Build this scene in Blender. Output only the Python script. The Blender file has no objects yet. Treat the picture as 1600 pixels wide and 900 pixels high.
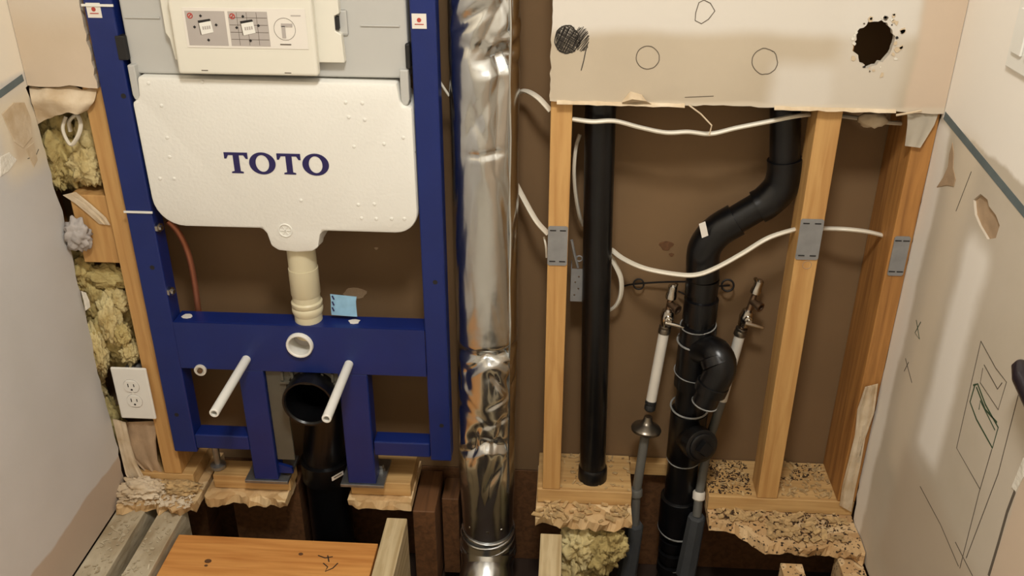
import bpy, bmesh, math, random
from mathutils import Vector, noise
random.seed(7)
sc = bpy.context.scene
COL = sc.collection

# ------------------------------------------------------------------ camera
F = 1450.0
PITCH, YAW, ROLL = math.radians(27.4), math.radians(3.5), math.radians(0.15)
CAM = Vector((0, -1.67, 1.42))
fw = Vector((-math.sin(YAW)*math.cos(PITCH), math.cos(YAW)*math.cos(PITCH), -math.sin(PITCH)))
r0 = Vector((math.cos(YAW), math.sin(YAW), 0)); u0 = r0.cross(fw)
rt = r0*math.cos(ROLL)+u0*math.sin(ROLL); up = -r0*math.sin(ROLL)+u0*math.cos(ROLL)
cd = bpy.data.cameras.new('camera'); co = bpy.data.objects.new('camera', cd); COL.objects.link(co)
from mathutils import Matrix
M = Matrix((rt, up, -fw)).transposed().to_4x4(); M.translation = CAM
co.matrix_world = M
cd.sensor_width = 36; cd.lens = F/1600*36; cd.clip_start = 0.01
sc.camera = co

def ray(px, py): return fw+rt*((px-800)/F)+up*((450-py)/F)
def W(px, py, y=0.0):                      # pixel -> point on a plane parallel to the back wall
    d = ray(px, py); return CAM+d*((y-CAM.y)/d.y)
def Zp(px, py, z=0.0):                     # pixel -> point on a level plane
    d = ray(px, py); return CAM+d*((z-CAM.z)/d.z)
def Xp(px, py, x):                         # pixel -> point on a side wall
    d = ray(px, py); return CAM+d*((x-CAM.x)/d.x)

# ------------------------------------------------------------------ light and exposure
w = bpy.data.worlds.new('world'); sc.world = w; w.use_nodes = True
w.node_tree.nodes['Background'].inputs[0].default_value = (0.9, 0.85, 0.78, 1)
w.node_tree.nodes['Background'].inputs[1].default_value = 0.05
ld = bpy.data.lights.new('ceiling_lamp_light', 'AREA'); ld.shape = 'DISK'; ld.size = 0.34
ld.energy = 31; ld.color = (1.0, 0.975, 0.92)
lo = bpy.data.objects.new('ceiling_lamp_light', ld); COL.objects.link(lo)
LAMP = Vector((-0.02, -1.25, 2.33)); lo.location = LAMP
sc.view_settings.view_transform = 'Standard'; sc.view_settings.look = 'None'
sc.view_settings.gamma = 1; sc.view_settings.use_curve_mapping = False
sc.view_settings.exposure = 0.0

# ------------------------------------------------------------------ materials
def lin(c): c = c/255.0; return c/12.92 if c <= 0.04045 else ((c+0.055)/1.055)**2.4
def rgb(r, g, b): return (lin(r), lin(g), lin(b), 1)
def newmat(name):
    m = bpy.data.materials.new(name); m.use_nodes = True
    nt = m.node_tree; return m, nt, nt.nodes['Principled BSDF']
def N(nt, t, **kw):
    n = nt.nodes.new(t)
    for k, v in kw.items(): setattr(n, k, v)
    return n
def mat(name, c, rough=0.6, metal=0.0, var=0.12, vscale=12, bump=0.0, bscale=60, c2=None, stretch=None, spec=0.5, alpha=1, trans=0, coat=0):
    m, nt, b = newmat(name); L = nt.links
    tc = N(nt, 'ShaderNodeTexCoord'); mp = N(nt, 'ShaderNodeMapping')
    L.new(tc.outputs['Object'], mp.inputs['Vector'])
    if stretch: mp.inputs['Scale'].default_value = stretch
    n1 = N(nt, 'ShaderNodeTexNoise'); n1.inputs['Scale'].default_value = vscale; n1.inputs['Detail'].default_value = 5
    L.new(mp.outputs[0], n1.inputs['Vector'])
    cr = N(nt, 'ShaderNodeValToRGB'); L.new(n1.outputs[0], cr.inputs[0])
    cr.color_ramp.elements[0].position = 0.3; cr.color_ramp.elements[1].position = 0.7
    if c2 is None: c2 = tuple(x*(1-var*2) for x in c[:3])+(1,)
    cr.color_ramp.elements[0].color = c2; cr.color_ramp.elements[1].color = c
    L.new(cr.outputs[0], b.inputs['Base Color'])
    b.inputs['Roughness'].default_value = rough; b.inputs['Metallic'].default_value = metal
    b.inputs['Specular IOR Level'].default_value = spec
    b.inputs['Alpha'].default_value = alpha; b.inputs['Transmission Weight'].default_value = trans
    b.inputs['Coat Weight'].default_value = coat
    if bump:
        n2 = N(nt, 'ShaderNodeTexNoise'); n2.inputs['Scale'].default_value = bscale; n2.inputs['Detail'].default_value = 4
        L.new(mp.outputs[0], n2.inputs['Vector'])
        bp = N(nt, 'ShaderNodeBump'); bp.inputs['Strength'].default_value = bump; bp.inputs['Distance'].default_value = 0.004
        L.new(n2.outputs[0], bp.inputs['Height']); L.new(bp.outputs[0], b.inputs['Normal'])
    return m
def wood(name, c1, c2, axis='Z', scale=9, bump=0.15, rough=0.6, knots=True):
    """grain lines running along one axis, with a few knots"""
    m, nt, b = newmat(name); L = nt.links
    tc = N(nt, 'ShaderNodeTexCoord'); mp = N(nt, 'ShaderNodeMapping')
    L.new(tc.outputs['Object'], mp.inputs['Vector'])
    s = [14, 14, 14]; s['XYZ'.index(axis)] = 0.9; mp.inputs['Scale'].default_value = s
    n1 = N(nt, 'ShaderNodeTexNoise'); n1.inputs['Scale'].default_value = scale*0.55; n1.inputs['Detail'].default_value = 6
    n1.inputs['Distortion'].default_value = 0.6; L.new(mp.outputs[0], n1.inputs['Vector'])
    cr = N(nt, 'ShaderNodeValToRGB'); L.new(n1.outputs[0], cr.inputs[0])
    cr.color_ramp.elements[0].position = 0.28; cr.color_ramp.elements[0].color = c2
    cr.color_ramp.elements[1].position = 0.62; cr.color_ramp.elements[1].color = c1
    out = cr.outputs[0]
    if knots:
        v = N(nt, 'ShaderNodeTexVoronoi'); v.inputs['Scale'].default_value = 7
        L.new(tc.outputs['Object'], v.inputs['Vector'])
        mr = N(nt, 'ShaderNodeMapRange'); mr.inputs[1].default_value = 0.05; mr.inputs[2].default_value = 0.12
        L.new(v.outputs['Distance'], mr.inputs[0])
        mx = N(nt, 'ShaderNodeMix', data_type='RGBA'); L.new(mr.outputs[0], mx.inputs['Factor'])
        mx.inputs['A'].default_value = tuple(x*0.35 for x in c2[:3])+(1,); L.new(out, mx.inputs['B']); out = mx.outputs['Result']
    L.new(out, b.inputs['Base Color']); b.inputs['Roughness'].default_value = rough
    bp = N(nt, 'ShaderNodeBump'); bp.inputs['Strength'].default_value = bump; bp.inputs['Distance'].default_value = 0.002
    L.new(n1.outputs[0], bp.inputs['Height']); L.new(bp.outputs[0], b.inputs['Normal'])
    return m
def osb(name, cols, scale=38, bump=0.6, speck=0.0):
    """wafer board: random flakes with dark flecks"""
    m, nt, b = newmat(name); L = nt.links
    tc = N(nt, 'ShaderNodeTexCoord'); mp = N(nt, 'ShaderNodeMapping'); L.new(tc.outputs['Object'], mp.inputs['Vector'])
    mp.inputs['Scale'].default_value = (0.55, 1, 1)
    nz = N(nt, 'ShaderNodeTexNoise'); nz.inputs['Scale'].default_value = 25; L.new(mp.outputs[0], nz.inputs['Vector'])
    ad = N(nt, 'ShaderNodeVectorMath', operation='MULTIPLY_ADD'); L.new(nz.outputs['Color'], ad.inputs[0])
    ad.inputs[1].default_value = (0.04, 0.04, 0.04); L.new(mp.outputs[0], ad.inputs[2])
    v = N(nt, 'ShaderNodeTexVoronoi'); v.inputs['Scale'].default_value = scale; L.new(ad.outputs[0], v.inputs['Vector'])
    sp = N(nt, 'ShaderNodeSeparateColor'); L.new(v.outputs['Color'], sp.inputs[0])
    cr = N(nt, 'ShaderNodeValToRGB'); L.new(sp.outputs[0], cr.inputs[0]); e = cr.color_ramp.elements
    e[0].color = cols[0]; e[1].color = cols[-1]
    for i, c in enumerate(cols[1:-1]):
        k = e.new((i+1)/(len(cols)-1)); k.color = c
    out = cr.outputs[0]
    if speck:
        n3 = N(nt, 'ShaderNodeTexNoise'); n3.inputs['Scale'].default_value = 120; n3.inputs['Detail'].default_value = 2
        L.new(tc.outputs['Object'], n3.inputs['Vector'])
        mr = N(nt, 'ShaderNodeMapRange'); mr.inputs[1].default_value = 0.36+0.2*speck; mr.inputs[2].default_value = 0.30+0.2*speck
        L.new(n3.outputs[0], mr.inputs[0])
        mx = N(nt, 'ShaderNodeMix', data_type='RGBA'); L.new(mr.outputs[0], mx.inputs['Factor'])
        L.new(out, mx.inputs['A']); mx.inputs['B'].default_value = rgb(45, 30, 18); out = mx.outputs['Result']
    L.new(out, b.inputs['Base Color']); b.inputs['Roughness'].default_value = 0.8
    bp = N(nt, 'ShaderNodeBump'); bp.inputs['Strength'].default_value = bump; bp.inputs['Distance'].default_value = 0.003
    L.new(sp.outputs[1], bp.inputs['Height']); L.new(bp.outputs[0], b.inputs['Normal'])
    return m
def wallmat(name, base, base2, patches, ua='X', va='Z', dist=0.03, rough=0.75):
    """painted plaster; patches = (u0,u1,v0,v1,softness,colour,strength): filler and bare paper that lie on the wall itself"""
    m, nt, b = newmat(name); L = nt.links
    g = N(nt, 'ShaderNodeNewGeometry')
    nz = N(nt, 'ShaderNodeTexNoise'); nz.inputs['Scale'].default_value = 9; nz.inputs['Detail'].default_value = 4
    L.new(g.outputs['Position'], nz.inputs['Vector'])
    ad = N(nt, 'ShaderNodeVectorMath', operation='MULTIPLY_ADD'); L.new(nz.outputs['Color'], ad.inputs[0])
    ad.inputs[1].default_value = (dist,)*3; L.new(g.outputs['Position'], ad.inputs[2])
    ad2 = N(nt, 'ShaderNodeVectorMath', operation='ADD'); L.new(ad.outputs[0], ad2.inputs[0]); ad2.inputs[1].default_value = (-dist/2,)*3
    sx = N(nt, 'ShaderNodeSeparateXYZ'); L.new(ad2.outputs[0], sx.inputs[0])
    n1 = N(nt, 'ShaderNodeTexNoise'); n1.inputs['Scale'].default_value = 5; n1.inputs['Detail'].default_value = 5
    L.new(g.outputs['Position'], n1.inputs['Vector'])
    cr = N(nt, 'ShaderNodeValToRGB'); L.new(n1.outputs[0], cr.inputs[0])
    cr.color_ramp.elements[0].position = 0.35; cr.color_ramp.elements[0].color = base2
    cr.color_ramp.elements[1].position = 0.65; cr.color_ramp.elements[1].color = base
    out = cr.outputs[0]
    def ss(sock, a, s, sign):
        mr = N(nt, 'ShaderNodeMapRange', interpolation_type='SMOOTHSTEP'); L.new(sock, mr.inputs[0])
        mr.inputs[1].default_value = a-s; mr.inputs[2].default_value = a+s
        mr.inputs[3].default_value = 0 if sign > 0 else 1; mr.inputs[4].default_value = 1 if sign > 0 else 0
        return mr.outputs[0]
    for (a, b2, c, d, s, colr, st) in patches:
        val = None
        for sock, lim, sg in ((ua, a, 1), (ua, b2, -1), (va, c, 1), (va, d, -1)):
            o = ss(sx.outputs[sock], lim, s, sg)
            if val is None:
                mu = N(nt, 'ShaderNodeMath', operation='MULTIPLY'); L.new(o, mu.inputs[0]); mu.inputs[1].default_value = st
            else:
                mu = N(nt, 'ShaderNodeMath', operation='MULTIPLY'); L.new(o, mu.inputs[0]); L.new(val, mu.inputs[1])
            val = mu.outputs[0]
        mx = N(nt, 'ShaderNodeMix', data_type='RGBA'); L.new(val, mx.inputs['Factor']); L.new(out, mx.inputs['A'])
        mx.inputs['B'].default_value = colr; out = mx.outputs['Result']
    L.new(out, b.inputs['Base Color']); b.inputs['Roughness'].default_value = rough
    n2 = N(nt, 'ShaderNodeTexNoise'); n2.inputs['Scale'].default_value = 90; n2.inputs['Detail'].default_value = 5
    L.new(g.outputs['Position'], n2.inputs['Vector'])
    bp = N(nt, 'ShaderNodeBump'); bp.inputs['Strength'].default_value = 0.12; bp.inputs['Distance'].default_value = 0.002
    L.new(n2.outputs[0], bp.inputs['Height']); L.new(bp.outputs[0], b.inputs['Normal'])
    return m

MT = {}
MT['blue'] = mat('blue powder coat', rgb(14, 36, 104), rough=0.42, var=0.08, bump=0.05, bscale=300)
MT['foam'] = mat('white moulded foam', rgb(232, 230, 222), rough=0.62, var=0.02, vscale=6, bump=0.18, bscale=160)
MT['greyplastic'] = mat('grey tank plastic', rgb(188, 187, 182), rough=0.5, var=0.02)
MT['cream'] = mat('cream plastic', rgb(226, 222, 208), rough=0.42, var=0.02)
MT['label'] = mat('label paper', rgb(228, 222, 212), rough=0.5, var=0.02)
MT['labelgrey'] = mat('label grey print', rgb(180, 172, 166), rough=0.5, var=0.05)
MT['ink'] = mat('navy ink', rgb(34, 26, 84), rough=0.5, var=0.05)
MT['dark'] = mat('dark ink and shade', rgb(30, 27, 26), rough=0.7, var=0.1)
MT['red'] = mat('red print', rgb(190, 70, 60), rough=0.5)
MT['pipebeige'] = mat('beige plastic pipe', rgb(214, 204, 172), rough=0.4, var=0.03)
MT['whitepl'] = mat('white plastic', rgb(232, 230, 222), rough=0.35, var=0.02)
MT['abs'] = mat('black ABS plastic', rgb(7, 7, 8), rough=0.3, var=0.2, vscale=25, bump=0.14, bscale=60, c2=rgb(15, 15, 17), spec=0.4)
MT['glue'] = mat('pale solvent cement', rgb(168, 168, 164), rough=0.4, var=0.35, vscale=30)
MT['galv'] = mat('galvanised steel', rgb(170, 170, 168), rough=0.38, metal=0.85, var=0.15, vscale=60)
MT['plate'] = mat('dull steel plate', rgb(150, 150, 150), rough=0.5, metal=0.35, var=0.1, vscale=40)
MT['chrome'] = mat('chromed brass', rgb(205, 200, 190), rough=0.2, metal=1, var=0.08)
MT['nickel'] = mat('dull nickel', rgb(120, 112, 100), rough=0.3, metal=0.9, var=0.1)
MT['brass'] = mat('tarnished copper brass', rgb(146, 120, 96), rough=0.32, metal=0.9, var=0.2, vscale=60)
MT['copper'] = mat('copper tube', rgb(176, 112, 84), rough=0.4, metal=0.6, var=0.12)
MT['pex'] = mat('white plastic water pipe', rgb(214, 208, 196), rough=0.4, var=0.04)
MT['greypipe'] = mat('grey plastic water pipe', rgb(98, 97, 92), rough=0.45, var=0.08)
MT['foamgrey'] = mat('dark grey pipe foam', rgb(62, 64, 66), rough=0.85, var=0.12, bump=0.3, bscale=120)
MT['bracket'] = mat('smoky grey plastic', rgb(92, 88, 76), rough=0.5, var=0.1)
MT['rubber'] = mat('black rubber', rgb(26, 25, 25), rough=0.6)
MT['cable'] = mat('white cable sheath', rgb(226, 218, 200), rough=0.45, var=0.04)
MT['wire'] = mat('black iron wire', rgb(30, 26, 24), rough=0.5, metal=0.5)
MT['stud'] = wood('spruce stud', rgb(200, 156, 96), rgb(176, 128, 72), 'Z')
MT['studr'] = wood('amber spruce stud', rgb(178, 126, 66), rgb(134, 88, 42), 'Z')
MT['plank'] = wood('orange spruce board', rgb(214, 152, 82), rgb(186, 120, 56), 'X')
MT['joist'] = wood('dusty joist top', rgb(206, 186, 146), rgb(170, 146, 104), 'Y', knots=False, bump=0.5)
MT['joistgrey'] = mat('glue stained grey joist', rgb(198, 186, 160), rough=0.8, c2=rgb(158, 140, 110), vscale=22, bump=0.7, bscale=45, stretch=(1, 0.5, 1))
MT['joistdark'] = wood('old dark joist', rgb(110, 74, 44), rgb(78, 50, 28), 'Y', knots=False)
MT['plateW'] = wood('sawn plate wood', rgb(206, 168, 112), rgb(176, 134, 80), 'X', knots=False)
MT['osb'] = osb('wafer board', [rgb(186, 148, 98), rgb(216, 184, 136), rgb(200, 162, 112), rgb(226, 198, 152)])
MT['osbdirty'] = osb('flecked wafer board', [rgb(176, 138, 92), rgb(206, 172, 126), rgb(190, 152, 104), rgb(216, 186, 142)], speck=0.3)
MT['ply'] = mat('pale plywood', rgb(190, 182, 168), rough=0.7, var=0.08, vscale=6, stretch=(1, 6, 1))
MT['chip'] = mat('wood chips', rgb(206, 172, 120), rough=0.9, var=0.25, vscale=80)
MT['chipdark'] = mat('dark wood crumbs', rgb(70, 48, 30), rough=0.9, var=0.25, vscale=80)
MT['kraft'] = mat('brown kraft board', rgb(124, 97, 66), rough=0.85, var=0.06, vscale=4)
MT['wool'] = mat('yellow glass wool', rgb(212, 194, 132), rough=0.95, var=0.22, vscale=18, bump=1.0, bscale=90, c2=rgb(160, 138, 84))
MT['woolpale'] = mat('pale glass wool', rgb(222, 208, 158), rough=0.95, var=0.15, vscale=18, bump=1.0, bscale=90, c2=rgb(186, 164, 108))
MT['torn'] = mat('torn plaster paper', rgb(222, 206, 180), rough=0.9, var=0.12, vscale=20, bump=0.5, bscale=50, c2=rgb(190, 166, 132))
MT['tornbrown'] = mat('torn brown paper', rgb(186, 158, 126), rough=0.9, var=0.15, vscale=20, bump=0.5, bscale=50)
MT['greyplaster'] = mat('grey crumbly plaster', rgb(186, 178, 172), rough=0.85, var=0.12, vscale=40, bump=0.6, bscale=60)
MT['gypsum'] = mat('white gypsum core', rgb(232, 226, 212), rough=0.9, var=0.06, vscale=30, bump=0.6, bscale=120)
MT['plasticfilm'] = mat('cloudy plastic tape', rgb(206, 196, 178), rough=0.4, var=0.1, alpha=0.75)
MT['slate'] = mat('slate grey strip', rgb(98, 110, 112), rough=0.7, var=0.1, vscale=30)
MT['pencil'] = mat('pencil line', rgb(96, 86, 74), rough=0.9, var=0.05)
MT['graphite'] = mat('soft graphite', rgb(66, 60, 54), rough=0.8, var=0.1)
MT['green'] = mat('green pen line', rgb(52, 74, 48), rough=0.9, var=0.05)
MT['bluepaper'] = mat('light blue paper', rgb(150, 196, 226), rough=0.7, var=0.08, vscale=60)
MT['blackpl'] = mat('glossy black plastic', rgb(34, 28, 34), rough=0.22, var=0.05)
MT['shade'] = None
m, nt, b = newmat('frosted lamp glass'); b.inputs['Base Color'].default_value = (1, 1, 1, 1)
b.inputs['Emission Color'].default_value = (1, 0.975, 0.92, 1); b.inputs['Emission Strength'].default_value = 4; MT['shade'] = m
# crumpled foil
m, nt, b = newmat('aluminium foil'); L = nt.links
b.inputs['Metallic'].default_value = 1; b.inputs['Roughness'].default_value = 0.24
b.inputs['Base Color'].default_value = rgb(206, 208, 208)
tc = N(nt, 'ShaderNodeTexCoord'); mp = N(nt, 'ShaderNodeMapping'); L.new(tc.outputs['Object'], mp.inputs[0]); mp.inputs['Scale'].default_value = (1, 1, 0.6)
v = N(nt, 'ShaderNodeTexNoise'); v.inputs['Scale'].default_value = 14; v.inputs['Detail'].default_value = 3; L.new(mp.outputs[0], v.inputs['Vector'])
bp = N(nt, 'ShaderNodeBump'); bp.inputs['Strength'].default_value = 0.25; bp.inputs['Distance'].default_value = 0.01
L.new(v.outputs[0], bp.inputs['Height']); L.new(bp.outputs[0], b.inputs['Normal']); MT['foil'] = m

paint, paint2 = rgb(214, 194, 168), rgb(206, 186, 160)
mud, bare = rgb(216, 210, 200), rgb(200, 176, 146)
MT['wback'] = wallmat('beige wall with filler', rgb(192, 178, 156), rgb(184, 170, 148),
    [(-1, 0.60, 1.07, 3, 0.015, mud, 0.85), (0.36, 0.47, 0.9, 1.02, 0.02, mud, 0.7), (0.47, 0.585, 0.9, 1.2, 0.02, mud, 0.45),
     (0.6, 0.7, 0.9, 3, 0.008, rgb(202, 182, 160), 1), (-0.05, 0.7, 0.9, 0.948, 0.004, rgb(210, 198, 178), 0.6)], dist=0.02)
MT['wbackl'] = wallmat('beige wall', rgb(208, 190, 168), rgb(200, 182, 158), [(-1.1, -0.8, 1.08, 3, 0.04, mud, 0.4)])
MT['wleft'] = wallmat('pale wall', rgb(206, 203, 200), rgb(200, 197, 193),
    [(-3, 0.1, 0.98, 3, 0.006, rgb(236, 226, 208), 1), (-0.14, 0.02, 0.80, 0.96, 0.03, rgb(226, 212, 186), 0.9), (-0.10, -0.03, 0.83, 0.9, 0.012, rgb(196, 170, 136), 0.6),
     (-3, 0.1, -0.1, 0.088, 0.004, rgb(188, 170, 152), 1)], ua='Y', dist=0.03)
MT['wright'] = wallmat('patched wall', rgb(200, 189, 172), rgb(190, 179, 160),
    [(-3, 0.1, 0.93, 3, 0.004, rgb(238, 232, 222), 1), (-0.06, 0.02, -0.1, 0.92, 0.010, rgb(232, 226, 216), 1), (-0.31, -0.215, 0.37, 0.80, 0.022, rgb(238, 232, 222), 1),
     (-0.19, -0.10, 0.25, 0.93, 0.03, rgb(218, 204, 182), 0.7), (-3, -0.17, 0.05, 0.33, 0.03, rgb(188, 170, 148), 0.6),
     (-3, -0.56, -0.1, 0.9, 0.005, rgb(208, 188, 166), 1)], ua='Y', dist=0.035)
MT['ceil'] = wallmat('white ceiling', rgb(236, 232, 224), rgb(230, 226, 218), [])
MT['wplain'] = wallmat('plain warm white wall', rgb(226, 218, 204), rgb(220, 212, 198), [])
MT['void'] = mat('underfloor painted as shade', rgb(52, 34, 20), rough=0.9, var=0.2)  # shade of the void below the floor, put into a dark brown

# ------------------------------------------------------------------ mesh helpers
WORLD = {}
def mk(name, vs, fs, mt, parent=None, smooth=False, label=None, cat=None, group=None, kind=None, origin=None, bevel=0, bseg=2, sharp=40):
    vs = [Vector(v) for v in vs]
    lo_ = [min(v[i] for v in vs) for i in range(3)]; hi_ = [max(v[i] for v in vs) for i in range(3)]
    o_ = Vector(origin) if origin is not None else Vector(((lo_[0]+hi_[0])/2, (lo_[1]+hi_[1])/2, lo_[2]))
    me = bpy.data.meshes.new(name); me.from_pydata([v-o_ for v in vs], [], fs); me.validate()
    bm = bmesh.new(); bm.from_mesh(me)
    bmesh.ops.recalc_face_normals(bm, faces=bm.faces)
    if bevel:
        ed = [e for e in bm.edges if len(e.link_faces) == 2 and e.calc_face_angle(0) > 0.5]
        bmesh.ops.bevel(bm, geom=ed, offset=bevel, segments=bseg, affect='EDGES', profile=0.5)
    for f in bm.faces: f.smooth = smooth
    bm.to_mesh(me); bm.free()
    if smooth: me.set_sharp_from_angle(angle=math.radians(sharp))
    for x in (mt if isinstance(mt, (list, tuple)) else [mt]): me.materials.append(MT[x])
    ob = bpy.data.objects.new(name, me); COL.objects.link(ob)
    if parent is not None:
        ob.parent = parent; ob.location = o_-WORLD[parent]
    else: ob.location = o_
    WORLD[ob] = o_
    tag(ob, label, cat, group, kind)
    return ob
def tag(o, label=None, cat=None, group=None, kind=None):
    for k, v in (('label', label), ('category', cat), ('group', group), ('kind', kind)):
        if v: o[k] = v
    return o
def thing(name, label, cat, loc, group=None):
    o = bpy.data.objects.new(name, None); COL.objects.link(o); o.location = Vector(loc); o.empty_display_size = 0.05
    WORLD[o] = Vector(loc); return tag(o, label, cat, group)
def boxg(x0, x1, y0, y1, z0, z1):
    v = [(x, y, z) for z in (z0, z1) for y in (y0, y1) for x in (x0, x1)]
    return v, [(0, 2, 3, 1), (4, 5, 7, 6), (0, 1, 5, 4), (2, 6, 7, 3), (0, 4, 6, 2), (1, 3, 7, 5)]
def box(name, x0, x1, y0, y1, z0, z1, mt, parent=None, bevel=0.0015, **k):
    v, f = boxg(x0, x1, y0, y1, z0, z1); return mk(name, v, f, mt, parent, bevel=bevel, **k)
def merge(*gs):
    V, Fc = [], []
    for v, f in gs:
        n = len(V); V += list(v); Fc += [tuple(i+n for i in q) for q in f]
    return V, Fc
def spline(pts, n=8):
    P = [Vector(p) for p in pts]; out = []
    for i in range(len(P)-1):
        a = P[max(i-1, 0)]; b_ = P[i]; c = P[i+1]; d = P[min(i+2, len(P)-1)]
        for k in range(n):
            t = k/n
            out.append(0.5*((2*b_)+(c-a)*t+(2*a-5*b_+4*c-d)*t*t+(3*b_-a-3*c+d)*t**3))
    out.append(P[-1]); return out
def tubeg(pts, r, n=12, caps=True, flat=1.0):
    P = [Vector(p) for p in pts]; R = r if isinstance(r, (list, tuple)) else [r]*len(P)
    V, Fc = [], []; prev = None
    for i, p in enumerate(P):
        t = (P[min(i+1, len(P)-1)]-P[max(i-1, 0)]).normalized()
        if prev is None:
            a = Vector((0, 0, 1)) if abs(t.z) < 0.9 else Vector((1, 0, 0)); nrm = (a-t*a.dot(t)).normalized()
        else: nrm = (prev-t*prev.dot(t)).normalized()
        prev = nrm; bi = t.cross(nrm)
        for k in range(n):
            an = 2*math.pi*k/n; V.append(p+nrm*math.cos(an)*R[i]+bi*math.sin(an)*R[i]*flat)
    for i in range(len(P)-1):
        for k in range(n): Fc.append((i*n+k, i*n+(k+1) % n, (i+1)*n+(k+1) % n, (i+1)*n+k))
    if caps:
        Fc.append(tuple(range(n))[::-1]); Fc.append(tuple((len(P)-1)*n+k for k in range(n)))
    return V, Fc
def tube(name, pts, r, mt, parent=None, n=14, sm=0, **k):
    if sm:
        if isinstance(r, (list, tuple)):
            q = []
            for i in range(len(r)-1): q += [r[i]+(r[i+1]-r[i])*j/sm for j in range(sm)]
            r = q+[r[-1]]
        pts = spline(pts, sm)
    v, f = tubeg(pts, r, n); return mk(name, v, f, mt, parent, smooth=True, **k)
def latheg(c, ax, prof, n=24, caps=True):
    """prof = (distance along axis, radius) pairs round an axis through c"""
    ax = Vector(ax).normalized(); a = Vector((0, 0, 1)) if abs(ax.z) < 0.9 else Vector((1, 0, 0))
    e1 = (a-ax*a.dot(ax)).normalized(); e2 = ax.cross(e1); c = Vector(c); V, Fc = [], []
    for d, r in prof:
        for k in range(n):
            an = 2*math.pi*k/n; V.append(c+ax*d+(e1*math.cos(an)+e2*math.sin(an))*r)
    for i in range(len(prof)-1):
        for k in range(n): Fc.append((i*n+k, i*n+(k+1) % n, (i+1)*n+(k+1) % n, (i+1)*n+k))
    if caps and prof[0][1] > 1e-6: Fc.append(tuple(range(n))[::-1])
    if caps and prof[-1][1] > 1e-6: Fc.append(tuple((len(prof)-1)*n+k for k in range(n)))
    return V, Fc
def lathe(name, c, ax, prof, mt, parent=None, n=24, caps=True, **k):
    v, f = latheg(c, ax, prof, n, caps); return mk(name, v, f, mt, parent, smooth=True, **k)
def ringg(c, ax, R, r, n=28, m=8):
    ax = Vector(ax).normalized(); a = Vector((0, 0, 1)) if abs(ax.z) < 0.9 else Vector((1, 0, 0))
    e1 = (a-ax*a.dot(ax)).normalized(); e2 = ax.cross(e1); c = Vector(c); V, Fc = [], []
    for i in range(n):
        d = e1*math.cos(2*math.pi*i/n)+e2*math.sin(2*math.pi*i/n)
        for j in range(m):
            t = 2*math.pi*j/m; V.append(c+d*(R+r*math.cos(t))+ax*r*math.sin(t))
    for i in range(n):
        for j in range(m): Fc.append((i*m+j, ((i+1) % n)*m+j, ((i+1) % n)*m+(j+1) % m, i*m+(j+1) % m))
    return V, Fc
def ring(name, c, ax, R, r, mt, parent=None, **k):
    v, f = ringg(c, ax, R, r); return mk(name, v, f, mt, parent, smooth=True, **k)
def panel(name, outline, holes, to3, depth, mt, parent=None, bevel=0, **k):
    """2-D outline (with holes) filled and given thickness; to3(u, v, t) -> point, t = 0 front, 1 back"""
    bm = bmesh.new(); loops = []
    for lp in [outline]+holes:
        vs = [bm.verts.new((u, v, 0)) for u, v in lp]; loops.append(vs)
        for i in range(len(vs)): bm.edges.new((vs[i], vs[(i+1) % len(vs)]))
    bmesh.ops.triangle_fill(bm, edges=bm.edges[:], use_beauty=True)
    bm.verts.index_update(); V2 = [v.co.copy() for v in bm.verts]; F2 = [tuple(v.index for v in f.verts) for f in bm.faces]
    n = len(V2); V = [to3(v.x, v.y, 0) for v in V2]+[to3(v.x, v.y, 1) for v in V2]
    Fc = F2+[tuple(i+n for i in f)[::-1] for f in F2]; base = 0
    for lp in loops:
        c = len(lp)
        for i in range(c): Fc.append((base+i, base+(i+1) % c, base+(i+1) % c+n, base+i+n))
        base += c
    bm.free(); return mk(name, V, Fc, mt, parent, bevel=bevel, **k)
def xz(y0, y1): return lambda u, v, t: Vector((u, y0+(y1-y0)*t, v))
def jag(pts, step=0.012, amp=0.003, seed=1, closed=False):
    """breaks a polyline into short uneven bits, like a snapped edge"""
    rnd = random.Random(seed); out = []; P = [Vector(p) for p in pts]
    for i in range(len(P)-(0 if closed else 1)):
        a, b_ = P[i], P[(i+1) % len(P)]; n = max(1, int((b_-a).length/step)); nr = Vector((-(b_-a).y, (b_-a).x)).normalized()
        for j in range(n):
            q = a+(b_-a)*(j/n); out.append(tuple(q+(nr*rnd.uniform(-amp, amp) if j else Vector((0, 0)))))
    if not closed: out.append(tuple(P[-1]))
    return out
def ribbon(name, pts, wd, nrm, mt, parent=None, **k):
    """a drawn line: a thin strip lying on a surface"""
    P = [Vector(p) for p in pts]; nrm = Vector(nrm); V, Fc = [], []
    for i, p in enumerate(P):
        t = (P[min(i+1, len(P)-1)]-P[max(i-1, 0)]).normalized(); s = t.cross(nrm).normalized()*wd/2
        V += [p+s+nrm*0.0002, p-s+nrm*0.0002, p+s+nrm*0.0006, p-s+nrm*0.0006]
    for i in range(len(P)-1):
        a = i*4; b_ = a+4; Fc += [(a+2, a+3, b_+3, b_+2), (a, b_, b_+1, a+1), (a, a+2, b_+2, b_), (a+1, b_+1, b_+3, a+3)]
    Fc += [(0, 1, 3, 2), (len(V)-4, len(V)-2, len(V)-1, len(V)-3)]
    return mk(name, V, Fc, mt, parent, **k)
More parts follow.
